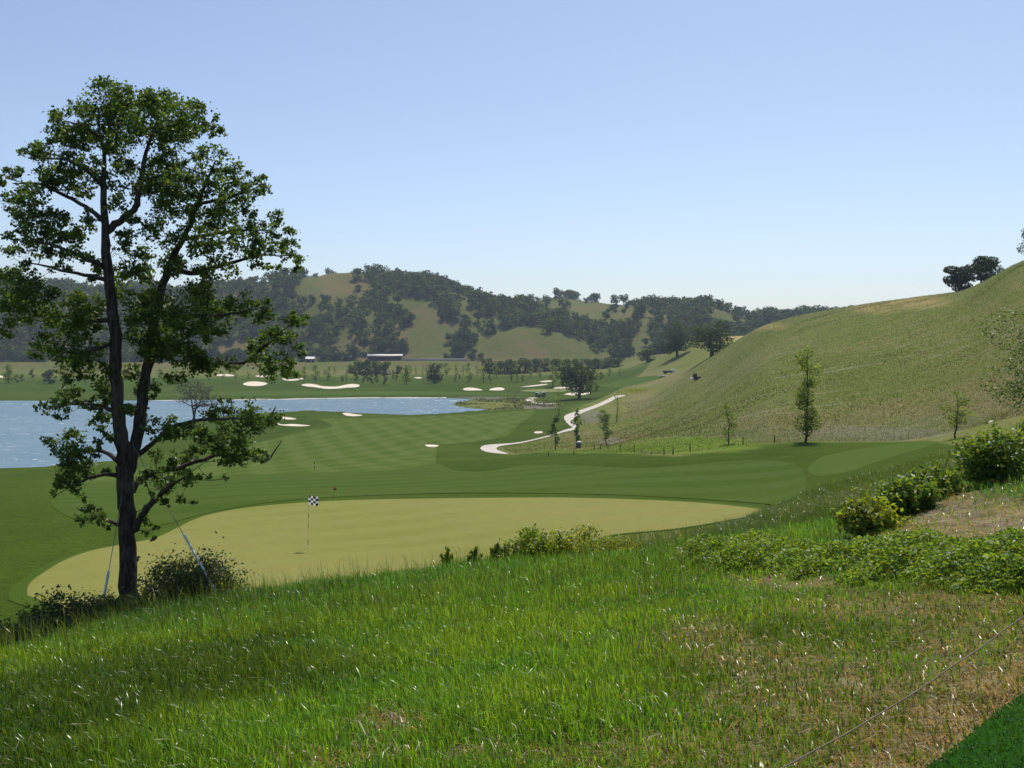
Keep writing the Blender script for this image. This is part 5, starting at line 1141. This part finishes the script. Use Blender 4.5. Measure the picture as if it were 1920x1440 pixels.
small_thing("golf_cart", 1018.5, 744.5, 200, "green golf cart with a white roof beside the dark one", "golf cart", cart('darkgreen'), "golf carts on the path loop", rz=-.5, dz=.06)
def truck(r, y):
    obj("bed", MB().box((-1.1, 0, .95), (3.4, 1.9, .75)).build("truck_bed", M['black']), r)
    c = MB().box((1.5, 0, .95), (1.7, 1.85, .8)).box((1.35, 0, 1.65), (1.3, 1.7, .65), 0, .86); cb = obj("cab", c.build("truck_cab", M['white']), r); obj("window", MB().box((1.35, -.80, 1.62), (.95, .08, .38)).build("truck_window", M['glass']), cb)
    for xx in (-1.9, 1.5):
        for yy in (-.85, .85): obj("wheel", MB().tube([(xx, yy - .13, .38), (xx, yy + .13, .38)], .38, 14).build("truck_wheel", M['tyre']), r)
small_thing("work_truck", 1256, 697, 200, "small work truck with a dark bed and white cab on the far slope", "truck", truck, rz=.12, Y=420)
def tractor(r, y):
    obj("body", MB().box((0, 0, .75), (1.9, .9, .55), 0, .9).box((-.5, 0, 1.35), (.9, .85, .7), 0, .85).build("tractor_body", M['black']), r)
    obj("bucket", MB().box((-1.35, 0, .45), (.5, 1.3, .5), 0, .8).build("tractor_bucket", M['white']), r)
    for xx, rr in ((-.8, .35), (.6, .5)):
        for yy in (-.55, .55): obj("wheel", MB().tube([(xx, yy - .12, rr), (xx, yy + .12, rr)], rr, 14).build("tractor_wheel", M['tyre']), r)
    obj("roof", MB().box((-.5, 0, 1.78), (1.1, 1.0, .06)).build("tractor_roof", M['darkwood']), r)
small_thing("small_tractor", 1306, 713, 120, "small dark tractor with a white bucket on the middle of the hillside", "tractor", tractor, rz=.35)
def slab(r, y): obj("top", MB().box((0, 0, .1), (6.0, 3.0, .3)).build("slab_top", M['path']), r); obj("edge", MB().box((0, -1.55, .04), (6.1, .12, .3)).build("slab_edge", M['wall']), r)
small_thing("concrete_pad", 1248, 701, 200, "pale concrete pad below the work truck", "pad", slab, rz=.1, Y=416)
# long open shed, wall and small houses at the foot of the hill
def shed(r, y):
    L = 66 * y / F
    rf = MB().add([(-L / 2, -3.9, 2.9), (L / 2, -3.9, 2.9), (L / 2, 3.0, 4.1), (-L / 2, 3.0, 4.1), (-L / 2, -3.9, 3.2), (L / 2, -3.9, 3.2), (L / 2, 3.0, 4.4), (-L / 2, 3.0, 4.4)], [(0, 3, 2, 1), (4, 5, 6, 7), (0, 1, 5, 4), (1, 2, 6, 5), (2, 3, 7, 6), (3, 0, 4, 7)])
    obj("roof", rf.build("shed_roof", M['roof']), r); obj("wall", MB().box((0, 2.4, 1.4), (L * .98, .3, 3.4)).build("shed_wall", M['darkwood']), r)
    n_ = 9
    for k_ in range(n_): obj("post", MB().box((-L / 2 + .3 + k_ * (L - .6) / (n_ - 1), -3.2, 1.4), (.25, .25, 3.6)).build("shed_post", M['darkwood']), r)
SY = 772
def at_y(u, v, Y): return float(px_at(u, v, Y)[2])
small_thing("long_shed", 722, 672, 700, "long low open shed with a pale flat roof at the foot of the hill", "shed", shed, Y=SY, rz=.16, dz=at_y(722, 675, SY) - float(z_at((722 - 960) / F * SY, SY)))
def wall_(r, y):
    L = 120 * y / F
    obj("base", MB().box((0, 0, .2), (L, .5, 2.4)).build("wall_base", M['wall']), r); obj("coping", MB().box((0, 0, 1.45), (L, .7, .16)).build("wall_coping", M['path']), r)
small_thing("retaining_wall", 815, 674, 700, "long pale retaining wall right of the open shed", "wall", wall_, Y=768, rz=.02)
def house(r, y):
    obj("wall", MB().box((0, 0, 1.2), (5.5, 4.5, 2.8)).build("house_wall", M['darkwood']), r)
    rf = MB().add([(-3.2, -2.7, 2.6), (3.2, -2.7, 2.6), (3.2, 2.7, 2.6), (-3.2, 2.7, 2.6), (-3.2, 0, 4.2), (3.2, 0, 4.2)], [(0, 1, 5, 4), (2, 3, 4, 5)]); rf.add([(-3.2, -2.7, 2.6), (-3.2, 2.7, 2.6), (-3.2, 0, 4.2), (3.2, -2.7, 2.6), (3.2, 2.7, 2.6), (3.2, 0, 4.2)], [(0, 2, 1), (3, 4, 5)])
    obj("roof", rf.build("house_roof", M['roof']), r); obj("door", MB().box((.8, -2.27, .9), (.9, .06, 1.9)).build("house_door", M['wall']), r)
small_thing("cabin", 582, 690, 600, "small dark cabin with a pale roof left of the shed", "cabin", house, Y=735)
small_thing("cabin", 652, 680, 600, "low pale roofed cabin at the left end of the long shed", "cabin", house, Y=768, rz=.2)

# ------------------------------------------------------------------ haze
hz = MB().box((0, 800, 60), (5400, 2300, 190)); hm = bpy.data.materials.new("valley_haze"); hm.use_nodes = True; ht = hm.node_tree; ht.nodes.clear()
ho = ht.nodes.new("ShaderNodeOutputMaterial"); pvv = ht.nodes.new("ShaderNodeVolumePrincipled"); pvv.inputs['Density'].default_value = HAZE = 0.00015; pvv.inputs['Color'].default_value = (.70, .82, 1.0, 1); pvv.inputs['Anisotropy'].default_value = .1
ht.links.new(pvv.outputs[0], ho.inputs['Volume'])
obj("haze", hz.build("haze", hm), label="thin bluish haze over the whole valley", cat="haze", kind="stuff")

seen = set(); tri_n = 0
for o in COL.objects:
    if o.type == 'MESH' and o.data.name not in seen:
        seen.add(o.data.name); tri_n += len(o.data.loops) - 2 * len(o.data.polygons)
print("triangles", tri_n)
